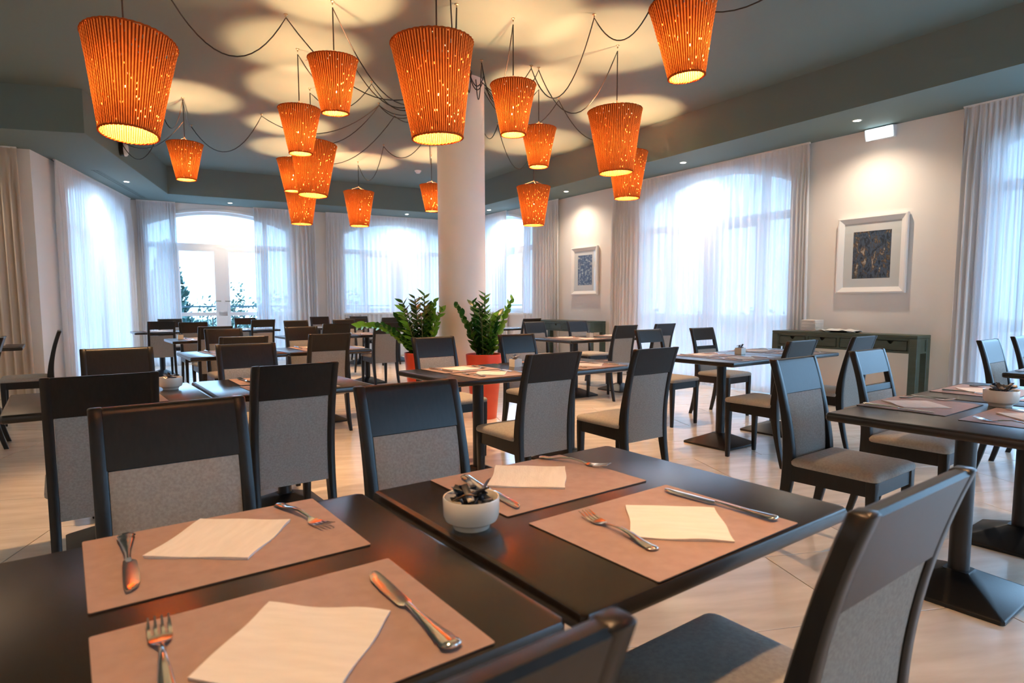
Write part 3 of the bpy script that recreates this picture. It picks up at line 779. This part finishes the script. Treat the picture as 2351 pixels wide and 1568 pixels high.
# bowls and caddies with sachets
bowlme = MB().lathe([(.0,.006),(.034,.006),(.036,0),(.0405,0),(.043,.008),(.0445,.011),(.058,.019),(.0622,.030),(.0632,.068),(.0622,.0705),(.0600,.0695),(.0588,.060),(.056,.028),(.034,.014),(.0,.013)], 48).mesh('bowl', M['ceramic'], 35)
cubeme = MB().rbox(0,0,.036,.036,0,.058,.006).mesh('box', M['ceramic'], 40)
def cube_caddy():
    mb = MB(); o = [(-.036,-.036),(.036,-.036),(.036,.036),(-.036,.036)]; i_ = [(-.031,-.031),(-.031,.031),(.031,.031),(.031,-.031)]
    mb.plate(o, [i_], .006, .060, lambda v: v); mb.box(-.036,.036,-.036,.036,0,.006)
    return mb.mesh('caddy', M['ceramic'])
caddyme = cube_caddy()
def sachet_mesh(mt, L=.052):
    mb = MB(); rg = []
    for q in (-1, -.86, -.5, 0, .5, .86, 1):
        h = .0004 + .0028*(1-q*q)**.5 if abs(q) < .9 else .0004
        rg.append([(-.0075, q*L/2, -h*.3), (0, q*L/2, -h), (.0075, q*L/2, -h*.3), (.0075, q*L/2, h*.3), (0, q*L/2, h), (-.0075, q*L/2, h*.3)])
    return mb.loft(rg).mesh('sachet', mt, 40)
sac = [sachet_mesh(M['sachetA']), sachet_mesh(M['sachetA'], .058), sachet_mesh(M['sachetB']), sachet_mesh(M['sachetC'])]
sacn = ['black', 'long black', 'blue', 'brown']
def bowl(tb, x, y, round_, n, sc=1.0):
    lb = '%s of sachets on %s' % ('round white ceramic bowl' if round_ else 'small square white caddy', where(tb))
    o = link('sachet_bowl' if round_ else 'sachet_caddy', bowlme if round_ else caddyme); put(o, x, y, ZT, GR); o.scale = (sc,)*3
    tag(o, lb, 'bowl' if round_ else 'caddy', 'sachet bowls on tables')
    rn = random.Random(tb)
    R0 = (.040 if round_ else .022) * sc
    for k in range(n):
        a = 2*PI*k/n + rn.uniform(-.3,.3); r = R0 * (rn.uniform(.25, .85)); ty = rn.choice((0,0,0,1,1,2,2,3))
        s = link('sachet', sac[ty])
        s.location = (x + r*math.cos(a), y + r*math.sin(a), ZT + (.056 + .0085*(k % 4) + (.006 if round_ else .0)) * sc)
        s.rotation_euler = (rad(rn.uniform(4, 34) * rn.choice((-1,1))), rad(rn.uniform(-40,40)), rn.uniform(0, 2*PI)); s.scale = (sc,)*3
        tag(s, '%s sachet in %s on %s' % (sacn[ty], 'bowl' if round_ else 'caddy', where(tb)), 'sachet', 'sachets in the %s of %s' % ('bowl' if round_ else 'caddy', where(tb)))
bowl('A5', .632, 1.185, True, 30)
bowl('A4', 3.53, 1.23, True, 28, 1.12)
bowl('B6', .196, 4.09, True, 10)
bowl('B4', 2.57, 4.06, False, 8)
bowl('B2', 5.02, 3.86, False, 8)
bowl('C2', 5.70, 6.98, False, 6)
bowl('D4', .62, 9.85, False, 6)

# ------------------------------------------------------------------ consoles on the picture wall
def console(label, s0, s1, h, d, ndr):
    t = thing('console_table', label, 'console', tuple(WR.P((s0+s1)/2, FZ, 0)), WR.ang)
    h = h - FZ
    L = (s1 - s0)/2; Lg = .085; f = lambda y: y + .125          # local: x along the wall, y into the room
    MB().rbox(0, f(d/2), L, d/2, h-.035, h, .004).build('console_top', M['green'], t, 40)
    for sx in (-1, 1):
        for y0 in (0, d-Lg):
            x0 = sx*L if sx < 0 else L - Lg
            MB().rbox(x0 + Lg/2, f(y0 + Lg/2), Lg/2, Lg/2, 0, h-.036, .004).build('leg', M['green'], t, 40)
        x0 = -L + .012 if sx < 0 else L - .034
        sp = MB(); sp.box(x0, x0+.022, f(Lg), f(d-Lg), h-.205, h-.036)
        xo = x0 - .006 if sx < 0 else x0 + .022
        sp.plate([(f(Lg), h-.205), (f(d-Lg), h-.205), (f(d-Lg), h-.036), (f(Lg), h-.036)], [[(f(Lg)+.02, h-.185), (f(Lg)+.02, h-.056), (f(d-Lg)-.02, h-.056), (f(d-Lg)-.02, h-.185)]], 0, .006, lambda v, xo=xo: (xo + v[2], v[0], v[1]))
        sp.build('side_panel', M['green'], t)
    MB().box(-L+Lg, L-Lg, f(.01), f(.03), h-.205, h-.036).build('back_panel', M['green'], t)
    fr = MB(); fr.box(-L+Lg, L-Lg, f(d-.03), f(d-.008), h-.205, h-.180).box(-L+Lg, L-Lg, f(d-.03), f(d-.008), h-.062, h-.036)
    w_ = (2*L - 2*Lg)/ndr
    for k in range(ndr + 1):
        xx = -L + Lg + w_*k; fr.box(max(-L+Lg, xx-.018), min(L-Lg, xx+.018), f(d-.03), f(d-.008), h-.18, h-.062)
    fr.build('front_frame', M['green'], t)
    MB().box(-L+Lg, L-Lg, f(d-.05), f(d-.044), h-.19, h-.05).build('drawer_gap_shade', M['greendark'], t)  # dark sheet painting the shade behind the drawer gaps
    for k in range(ndr):
        x0 = -L + Lg + w_*k + .025; x1 = x0 + w_ - .050; c = (x0+x1)/2; z1 = h-.069; z0 = h-.173
        notch = [(c + .036 - .072*q/8, z1 - .036*math.sin(PI*q/8)) for q in range(9)]
        dr = MB().plate([(x0,z0),(x1,z0),(x1,z1)] + notch + [(x0,z1)], [], -.018, -.006, lambda v: (v[0], f(d) + v[2], v[1])).build('drawer', M['green'], t)
        MB().box(c-.04, c+.04, f(d-.040), f(d-.036), z1-.04, z1).build('notch_shade', M['greendark'], dr)  # dark sheet behind the cut notch, its shade put into the colour
    return t
CH1 = .872
console('long green console table with four drawers, napkins and tray on it', rS(.20), rS(1.97), CH1, .33, 4)
console('long green console table with drawers under the small blossom picture', rS(5.58), rS(7.25), .905, .38, 4)
# things on the console
hx = WR.P(rS(1.52), CH1 + .001, .27)
t = thing('napkin_holder', 'low holder of glass and chrome under the napkin stack on the green console', 'holder', tuple(hx), WR.ang)
MB().rbox(0,0,.085,.085,0,.012,.003).build('base', M['steel'], t, 40)
for sx in (-1,1): MB().tube([(sx*.075,-.08,.012),(sx*.078,-.082,.05)], .004, 8).build('corner_post', M['steel'], t, 40)
for k in range(9):
    o = MB().rbox(0,0,.098 - .0015*(k%3),.098 - .001*((k+1)%3),0,.0145,.004).build('napkin', M['napkin'], None, 40)
    put(o, hx.x, hx.y, hx.z + .0125 + .0147*k, WR.ang + rad(random.uniform(-2.5,2.5)))
    tag(o, 'folded white napkin, %s in the stack on the green console' % (('lowest', '2nd lowest', '3rd lowest', '4th lowest', 'middle one', '4th from top', '3rd from top', '2nd from top', 'topmost')[k]), 'napkin', 'napkins stacked on the green console')
tx = WR.P(rS(1.14), CH1 + .001, .29)
t = thing('serving_tray', 'dark oval serving tray lying on the green console', 'tray', tuple(tx), WR.ang)
ov = lambda a, b, z: [(a*math.cos(2*PI*k/36), b*math.sin(2*PI*k/36), z) for k in range(36)]
MB().loft([ov(.20,.11,0), ov(.215,.125,.006), ov(.245,.150,.022), ov(.241,.146,.023), ov(.21,.12,.009)], 0, True).build('tray_body', M['iron'], t, 40)
cl = MB(); g = []
for i in range(17):
    for j in range(11):
        x = -.21 + .42*i/16; y = -.12 + .24*j/10
        e = max(abs(x)/.21, abs(y)/.12)
        g.append((x*(1+.02*math.sin(y*60)), y*(1+.04*math.sin(x*40)), .034 + .010*math.sin(x*22)*math.cos(y*25) - .014*max(0, e-.7)/.3 + .006*math.cos(x*50+y*30)))
cl.add(g, [(i*11+j,(i+1)*11+j,(i+1)*11+j+1,i*11+j+1) for i in range(16) for j in range(10)])
o = cl.build('folded_cloth', M['white'], None, 60); o.modifiers.new('thick', 'SOLIDIFY').thickness = .008
put(o, tx.x, tx.y, tx.z, WR.ang + rad(4)); tag(o, 'rumpled white cloth folded on the oval tray', 'cloth')

# ------------------------------------------------------------------ pictures
def picture(label, s0, s1, z0, z1, mt, fw, pin, dp=.045):
    t = thing('framed_picture', label, 'picture', tuple(WR.P((s0+s1)/2, (z0+z1)/2, .012)), WR.ang)
    w_, h_ = (s1-s0)/2, (z1-z0)/2
    # four mitred, sloping frame bars; local x along wall, z up, y into the room
    P = lambda a, b, y: (a, y, b)
    for k, (ax, az) in enumerate(((0,1),(1,0),(0,-1),(-1,0))):
        sec = [(0,0),(0,dp),(.018,dp+.004),(fw,dp-.026),(fw,0)]
        rings = []
        for e in (-1, 1):
            r = []
            for ins, y in sec:
                if az: r.append(P(e*(w_-ins), az*(h_-ins), y))
                else: r.append(P(ax*(w_-ins), e*(h_-ins), y))
            rings.append(r)
        MB().loft(rings).build('frame_bar', M['white'], t)
    MB().box(-w_+.01, w_-.01, .0, .006, -h_+.01, h_-.01).build('backing_board', M['passe'], t)
    pw, ph, oz = pin
    MB().plate([(-w_+fw,-h_+fw),(w_-fw,-h_+fw),(w_-fw,h_-fw),(-w_+fw,h_-fw)], [[(-pw,oz-ph),(-pw,oz+ph),(pw,oz+ph),(pw,oz-ph)]], .008, .012, lambda v: (v[0], v[2], v[1])).build('mount', M['passe'], t)
    MB().box(-pw-.01, pw+.01, .0062, .0075, oz-ph-.01, oz+ph+.01).build('print', mt, t)
    MB().add([(-w_+fw,.0155,-h_+fw),(w_-fw,.0155,-h_+fw),(w_-fw,.0155,h_-fw),(-w_+fw,.0155,h_-fw)], [(0,1,2,3)]).build('glass', M['picglass'], t)
picture('white framed woodland print with pale mount above the napkin console', rS(.535), rS(1.355), 1.357, 2.303, M['print1'], .075, (.225,.29,.0))
picture('white framed blossom print above the far green console', rS(5.915), rS(6.685), 1.40, 2.328, M['print2'], .075, (.21,.29,.015))

# ------------------------------------------------------------------ emergency light, sensor, detector, air slot
t = thing('emergency_light', 'lit white emergency light box high on wall above the woodland print', 'light', tuple(WR.P(rS(.90), 3.205, 0)), WR.ang)
MB().add([(-.165,.002,0),(.165,.002,0),(.165,.05,.0),(-.165,.05,.0),(-.165,.002,.14),(.165,.002,.14),(.165,.085,.13),(-.165,.085,.13)], [(0,3,2,1),(4,5,6,7),(0,1,5,4),(1,2,6,5),(2,3,7,6),(3,0,4,7)]).build('housing', M['plastic'], t)
MB().add([(-.150,.0535,.008),(.150,.0535,.008),(.150,.0865,.122),(-.150,.0865,.122),(-.15,.060,.008),(.15,.060,.008),(.15,.094,.122),(-.15,.094,.122)], [(0,3,2,1),(4,5,6,7),(0,1,5,4),(1,2,6,5),(2,3,7,6),(3,0,4,7)]).build('diffuser', M['emerg'], t)
FL = Wall(F3, F4)
t = thing('wall_sensor', 'oval white sensor with black back on the dropped ceiling edge', 'sensor', tuple(FL.P(FL.L - 1.45, 3.50, 0)), FL.ang)
mb = MB(); ring = lambda y, k: [(.075*k*math.cos(2*PI*q/24), y, .105*k*math.sin(2*PI*q/24)) for q in range(24)]
mb.loft([ring(.001,.95), ring(.06,1.0)]); mb.build('back_shell', M['black'], t, 40)
mb = MB(); mb.loft([ring(.061,1.0), ring(.085,.97), ring(.10,.80), ring(.105,.4)]); mb.build('face', M['plastic'], t, 40)
t = thing('smoke_detector', 'round white smoke detector on the main ceiling behind the column', 'detector', (5.05,11.6,ZC))
MB().lathe([(.0,-.001),(.065,-.001),(.065,-.018),(.055,-.022)], 32, caps=True).build('base', M['plastic'], t, 40)
MB().lathe([(.048,-.022),(.05,-.035),(.040,-.052),(.0,-.054)], 32, caps=True).build('chamber', M['plastic'], t, 40)
t = thing('air_slot_vent', 'slim dark slot air vent in the dropped ceiling above the bay curtain', 'vent', (0,0,0))
t.location = WL.P(lS(2.6), ZS, .36); t.rotation_euler = (0,0,WL.ang)
MB().box(-1.32, 1.32, -.055, .055, -.004, -.001).build('frame', M['plastic'], t).data.materials[0] = M['ceil']
for y in (-.032, .012): MB().box(-1.30, 1.30, y, y+.018, -.006, -.004).build('slot', M['grille'], t)

# ------------------------------------------------------------------ recessed spots
spme = MB().lathe([(.052,.0),(.052,-.004),(.040,-.006),(.036,.0)], 28).mesh('trim_ring', M['white'], 40)
lens = MB().lathe([(.034,-.0015),(.020,-.003),(0,-.0035)], 24).mesh('lens', M['spot'], 60)
SP = [((.10,12.70), 'above the bay curtain'), ((1.94,14.25), 'above the French door'), ((5.74,13.88), 'above the back window behind the column'), ((7.08,12.3), 'in the corner behind the column'),
      ((7.17,9.52), 'between far console and corner window'), ((7.22,6.67), 'above the wide sheer curtain'), ((7.30,4.10), 'above the woodland print'), ((7.40,1.4), 'past the napkin console'), ((7.5,-1.3), 'above the window farthest from the door')]
SP += [((-2.2,10.40), 'above the beige curtain')]
struct(MB().box(-30, 30, -60, -4.4, -.3, -.06).build('forecourt', M['terrace']))
SP += [((x_, -3.5), lb_) for x_, lb_ in ((-3.2,'added at the blank end wall, bay end'), (-.8,'added at the blank end wall, second from the bay end'), (1.6,'added at the blank end wall, middle'), (4.0,'added at the blank end wall, second from picture wall'), (6.3,'added at the blank end wall, picture wall end'))]  # unseen spots along the end wall, added for warm fill light
SP += [((-4.5, y_), lb_) for y_, lb_ in ((-1.2,'added along the blank side wall, end wall corner'), (1.6,'added along the blank side wall, second from the corner'), (4.4,'added along the blank side wall, third from the corner'), (7.4,'added along the blank side wall, nearest the beige curtain'))]  # unseen side-wall spots, likewise added to warm the room
for (x, y), lb in SP:
    t = thing('recessed_spotlight', 'small lit recessed ceiling spotlight ' + lb, 'spotlight', (x, y, ZS), 0, 'recessed spotlights round the dropped ceiling')
    link('trim_ring', spme, t); link('lens', lens, t)
    ld = bpy.data.lights.new('spot_lamp', 'SPOT'); ld.energy = SPOT_W; ld.color = (1.0, .80, .60); ld.spot_size = rad(140); ld.spot_blend = 1.0; ld.shadow_soft_size = .03
    lo = bpy.data.objects.new('spot_lamp', ld); C.objects.link(lo); lo.parent = t; lo.location = (0, 0, -.012)

# ------------------------------------------------------------------ woven pendant lamps
def shade_meshes(rt, rb, h, ns, seed):
    rn = random.Random(seed); mb = MB(); nc = ns*4; nr = int(h/.0115)
    def R(z): 
        q = z/h; return rb + (rt-rb)*(q*.93 + .07*q**4)
    for r in range(nr+1):
        z = h*r/nr
        for c in range(nc):
            a = 2*PI*c/nc; ph = c % 4
            wv = .0009 * (1 if (r + (c//4)) % 2 else -1) * (1 if ph in (1,2) else -.6)
            rr = R(z) + (.0030 if ph in (1,) else .0012 if ph in (0,2) else -.0026) + wv + .0012*math.sin(c*.7 + r*.23)
            mb.v.append((rr*math.cos(a), rr*math.sin(a), z))
    for r in range(nr):
        for c in range(nc):
            ph = c % 4
            gap = (ph in (3,)) and rn.random() < .035 or rn.random() < .002
            if gap: continue
            d = (c+1) % nc
            mb.f.append((r*nc+c, r*nc+d, (r+1)*nc+d, (r+1)*nc+c)); mb.m.append(0 if ph in (0,1) else 1)
    me = mb.mesh('woven_shade', [M['rattanA'], M['rattanGap']], 180)
    def rim(r0, z):
        b = MB(); n = 96
        for k2 in (0, 1):
            path = [((r0 + .004*math.cos(k*1.3 + k2*PI))*math.cos(2*PI*k/n), (r0 + .004*math.cos(k*1.3 + k2*PI))*math.sin(2*PI*k/n), z + .004*math.sin(k*1.3 + k2*PI)) for k in range(n+1)]
            b.tube(path, .0048, 5, 0, False)
        return b.mesh('rim', M['rim'], 60)
    return me, rim(R(h), h), rim(R(0), 0)
SM = shade_meshes(.212, .115, .45, 62, 1); LG = shade_meshes(.278, .172, .62, 84, 2)
socketme = MB().lathe([(.0,.085),(.014,.085),(.019,.07),(.019,.012),(.016,.008),(.016,0),(0,0)], 18).mesh('socket', M['black'], 40)
bulbme = MB().lathe([(.0,.002),(.012,0),(.014,-.012),(.022,-.040),(.026,-.056),(.022,-.074),(.012,-.084),(0,-.087)], 18).mesh('bulb', M['bulb'], 60)
hookme = MB().lathe([(.0,0),(.018,0),(.018,-.006),(.006,-.012),(.005,-.03),(0,-.03)], 14).mesh('ceiling_hook', M['brass'], 40)
def swag(p, q, sag, n=16):
    p, q = Vector(p), Vector(q)
    return [p.lerp(q, k/n) - Vector((0,0,4*sag*(k/n)*(1-k/n))) for k in range(n+1)]
def route(pts):
    """pts: list of (point, sag to the next point)"""
    out = []
    for (p, sg), (q, _) in zip(pts, pts[1:]):
        s_ = swag(p, q, sg); out += s_ if not out else s_[1:]
    return out
HZ = ZC - .03
hub = lambda a: (PCX + .30*math.cos(a), PCY + .30*math.sin(a), ZC - .05)
LAMPS = [  # id, size, x, y, ztop, tilt, label, cable route after the hook [(x, y, z, sag before)]
 ('a','S',.735,9.124,3.30,(0,0),'small woven lamp nearest the oval sensor on the ceiling edge',[(.94,10.43,HZ,.10),(1.72,9.33,HZ,.42),(2.95,8.02,HZ,.30),hub(2.3)+(.25,)]),
 ('b','L',4.405,4.986,3.22,(2,0),'large woven lamp between the column and the picture wall',[(4.05,5.9,HZ,.55),hub(-.4)+(.30,)]),
 ('c','S',1.631,6.796,3.27,(0,0),'small woven lamp hanging above the tables level with the column',[(2.3,6.95,HZ,.28),hub(3.0)+(.35,)]),
 ('d','S',1.653,5.593,3.38,(0,-4),'small woven lamp over the aisle before the column, hung close to the ceiling',[hub(3.3)+(.52,)]),
 ('e','S',3.172,5.042,3.28,(0,0),'small woven lamp hanging right before the column',[(3.40,6.05,HZ,.55),hub(-1.4)+(.30,)]),
 ('f','S',4.365,6.357,3.36,(0,0),'small woven lamp beside the column on the picture wall side',[hub(-.7)+(.25,)]),
 ('g','L',3.791,11.473,3.32,(0,0),'large woven lamp near the back window row, twine hanger showing',[(3.76,10.04,HZ,.42),(4.03,8.81,HZ,.28),hub(1.4)+(.3,)]),
 ('h','S',4.743,10.297,3.35,(0,0),'small woven lamp half hidden behind the column',[(4.03,8.81,HZ,.3),hub(1.0)+(.3,)]),
 ('i','L',.069,4.85,2.98,(4,6),'large tilted woven lamp over the table row before planters',[(.37,5.97,HZ,.05),(1.36,6.06,HZ,.45),hub(3.5)+(.45,)]),
 ('j','L',1.875,3.958,3.00,(-3,0),'large woven lamp over the aisle between front and planter rows',[(2.35,4.7,HZ,.2),(2.60,5.07,HZ,.42),(3.05,6.05,HZ,.4),hub(-2.2)+(.2,)]),
 ('k','S',3.169,2.913,3.165,(-3,3),'small woven lamp farthest from the French door',[(3.88,3.88,HZ,.10),(3.76,4.58,HZ,.30),(3.95,5.9,HZ,.5),hub(-1.0)+(.2,)]),
 ('l','L',2.035,7.926,3.21,(2,-2),'large woven lamp overlapping the small one above the tables behind the aisle',[(2.6,7.3,HZ,.25),hub(2.7)+(.3,)]),
 ('m','S',2.196,9.712,3.38,(0,0),'small woven lamp over the table row behind column',[(2.95,8.02,HZ,.35),hub(2.0)+(.2,)]),
 ('n','L',2.643,11.084,3.24,(0,0),'large woven lamp over the aisle toward the French door',[(3.30,8.36,HZ,.4),hub(1.8)+(.2,)]),
 ('o','L',6.039,6.603,3.33,(0,0),'large woven lamp nearest the wide sheer curtain',[(4.85,6.61,HZ,.42),hub(-.1)+(.4,)]),
 ('q','L',-1.6,1.2,3.05,(0,0),'added unseen large woven lamp away from the column on the bay side',[(-.9,2.4,HZ,.3),(.37,5.97,HZ,.6)]),  # q, r, t, s: out-of-view lamps added to warm the front tables
 ('r','L',.30,1.00,3.05,(0,0),'added unseen large woven lamp right above the two tables farthest from picture wall',[(1.1,2.6,HZ,.3),(2.35,4.7,HZ,.5)]),
 ('t','L',1.75,.55,3.12,(0,0),'added unseen large woven lamp over the gap between the fourth and fifth front tables',[(2.2,1.9,HZ,.3),(3.88,3.88,HZ,.5)]),
 ('s','L',4.3,.8,3.1,(0,0),'added unseen large woven lamp over the end of the row farthest from door',[(4.2,2.4,HZ,.3),(3.88,3.88,HZ,.4)]),
 ('p','L',5.821,8.626,3.16,(0,0),'large woven lamp near the small blossom picture, twine hanger showing',[(4.74,7.97,HZ,.5),hub(.5)+(.35,)])]
for idn, sz, x, y, zt, tilt, lb, rt in LAMPS:
    me, r1, r0 = SM if sz == 'S' else LG
    h = .45 if sz == 'S' else .62; rr = .212 if sz == 'S' else .278
    t = thing('pendant_lamp', lb, 'lamp', (x, y, zt - h), 0, 'woven rattan pendant lamps')
    rot = (rad(tilt[0]), rad(tilt[1]), random.uniform(0, 6))
    sh_ = link('woven_shade', me, t, None, rot)
    link('top_rim', r1, sh_); link('bottom_rim', r0, sh_)
    bz = h * .56
    link('socket', socketme, t, (0,0,bz)); link('bulb', bulbme, t, (0,0,bz))
    kz = h + .10 if sz == 'L' else h + .075
    hb = MB(); Rm = Matrix.Rotation(rot[1], 3, 'Y') @ Matrix.Rotation(rot[0], 3, 'X')
    for k in range(3):
        a = 2*PI*k/3 + .6; e = Rm @ Vector((rr*math.cos(a), rr*math.sin(a), h))
        hb.tube([e, (0,0,kz)], .0022, 5)
    hb.tube([(0,0,kz-.012),(0,0,kz+.012)], .007, 6)
    hb.build('twine_hanger', M['twine'], t)
    loc = Vector((x, y, zt - h))
    pts = [Vector((0,0,bz+.08)), Vector((0,0,ZC - .055) ) - Vector((0,0,loc.z))]
    path = [pts[0], pts[0].lerp(pts[1], .5), pts[1]]
    seq = [((x, y, HZ - .01), 0)]
    seq2 = []
    prev = Vector((x, y, HZ - .012))
    for q in rt:
        nx_ = Vector(q[:3]); sg = q[3]
        path += [p - loc for p in swag(prev, nx_, sg)[1:]]; prev = nx_
        if abs(q[2] - HZ) < 1e-6: link('ceiling_hook', hookme, t, (q[0]-loc.x, q[1]-loc.y, ZC-loc.z))
    link('ceiling_hook', hookme, t, (0,0,ZC-loc.z))
    MB().tube(path, .0058, 6).build('cable', M['black'], t, 60)
    ld = bpy.data.lights.new('bulb_lamp', 'POINT'); ld.energy = LAMP_W * (1 if sz == 'S' else 1.35) * (.6 if idn in 'qrst' else 1); ld.color = (1.0, .58, .28); ld.shadow_soft_size = .040
    lo = bpy.data.objects.new('bulb_lamp', ld); C.objects.link(lo); lo.parent = t; lo.location = (0, 0, bz - .05)
# service cable from the sensor to the lamps
p0 = FL.P(FL.L - 1.40, 3.62, .02)
cb = MB().tube([Vector(p) for p in swag(p0, (.56,10.04,HZ), .42) + swag((.56,10.04,HZ), (.735,9.124,HZ), .25)[1:]], .0058, 6)
cb.tube([Vector(p) for p in swag(p0, (.735,9.20,HZ-.25), .22)], .0058, 6)
tag(cb.build('power_cable', M['black'], None, 60), 'black power cables looping from the oval sensor to the ceiling hooks', 'cable')
t = thing('cable_junction', 'dark ceiling rose on the column top gathering the lamp cables', 'ceiling rose', (PCX-.10, PCY-.33, ZC))
MB().lathe([(.0,0),(.07,0),(.07,-.03),(.05,-.045),(0,-.045)], 24).build('cover', M['grille'], t, 40)
for k in range(7):
    a = k*.9; q = swag((.05*math.cos(a), .05*math.sin(a), -.03), (.22*math.cos(a), .22*math.sin(a), -.08), .12 + .05*(k % 3))
    MB().tube(q, .0058, 6).build('cable_loop', M['black'], t, 60)

# ------------------------------------------------------------------ red planters with ZZ plants
leafme = []
for mt in ('leaf', 'leafnew'):
    mb = MB(); L = .118; rows = []
    for k in range(8):
        q = k/7; wd = .031*math.sin(PI*min(1, .06 + q*.94)**.75); z = -.010*(q*q) 
        rows.append([(-wd, L*q, z+.005*wd/.031), (0, L*q, z-.001), (wd, L*q, z+.005*wd/.031)])
    mb.loft(rows, 0, False, False); leafme.append(mb.mesh('leaf', M[mt], 180))
def planter(label, x, y, seed, stems):
    rn = random.Random(seed)
    t = thing('potted_plant', label, 'plant', (x, y, FZ), 0)
    MB().lathe([(0,0),(.135,0),(.140,.006),(.205,.705),(.205,.727),(.198,.731),(.188,.727),(.182,.655),(0,.655)], 40).build('pot', M['red'], t, 35)
    MB().lathe([(.184,.67),(.12,.677),(.05,.683),(0,.685)], 24).build('soil', M['soil'], t, 60)
    ca = math.atan2(PCY - y, PCX - x)
    for az, lean, ln, young, droop in stems:
        if math.cos(az - ca) > .55: lean *= .2; droop = 0; ln *= .92
        b = Vector((.07*math.cos(az)*rn.uniform(.4,1.2), .07*math.sin(az)*rn.uniform(.4,1.2), .665)); P = [b]; d = Vector((math.cos(az)*lean, math.sin(az)*lean, 1)).normalized()
        N = 12
        for k in range(N):
            d = (d + Vector((math.cos(az)*droop, math.sin(az)*droop, -droop*.9)) * (k/N)).normalized(); P.append(P[-1] + d*ln/N)
        sme = MB().tube(P, [.009 - .0055*k/N for k in range(N+1)], 6)
        so = sme.build('stem', M['stem'], t, 60)
        nl = int(ln/.032)
        for k in range(2, nl):
            q = k/nl; i_ = min(N-1, int(q*N)); fr = q*N - i_; p = P[i_].lerp(P[i_+1], fr); ax = (P[i_+1]-P[i_]).normalized()
            side = ax.cross(Vector((0,0,1))); side = side.normalized() if side.length > .05 else Vector((1,0,0))
            roll = rn.uniform(0, .5); sd = (side*math.cos(roll) + ax.cross(side)*math.sin(roll)) * (1 if k % 2 else -1)
            dr = (sd*.9 + ax*.75 + Vector((0,0,rn.uniform(-.15,.2)))).normalized()
            nrm = (ax.cross(dr)).cross(dr); nrm = (ax - dr*ax.dot(dr)).normalized() if nrm.length < .01 else nrm.normalized()
            if nrm.z < 0: nrm = -nrm
            xv = dr.cross(nrm)
            s = rn.uniform(.85, 1.25) * (1.15 - .25*q)
            o = link('leaf', leafme[1 if young else 0], so)
            m = Matrix((xv*s, dr*s, nrm*s)).transposed().to_4x4(); m.translation = p; o.matrix_local = m
    return t
rn_ = random.Random(11)
def stemset(extra, n, seed, lean=1.0):
    r = random.Random(seed); out = []
    for k in range(n):
        out.append((2*PI*k/n + r.uniform(-.25,.25), r.uniform(.12,.55)*lean, r.uniform(.45,.72), r.random() < .25, r.uniform(0,.06)))
    return out + extra
planter('zz plant with bright drooping shoot in tall red planter, bay side of column', 2.90, 6.63, 4, stemset([(2.55,.75,.86,True,.20),(2.9,.6,.62,False,.12),(.6,.1,.82,True,.02),(-.5,.55,.70,False,.05),(1.6,.15,.74,False,.02),(-1.2,.2,.7,True,.02)], 16, 21))
planter('upright zz plant in the tall red planter in front of the column', 3.40, 6.04, 8, stemset([(.9,.10,.82,True,.02),(-.4,.30,.74,True,.03),(2.7,.36,.70,False,.03)], 15, 22, .6))
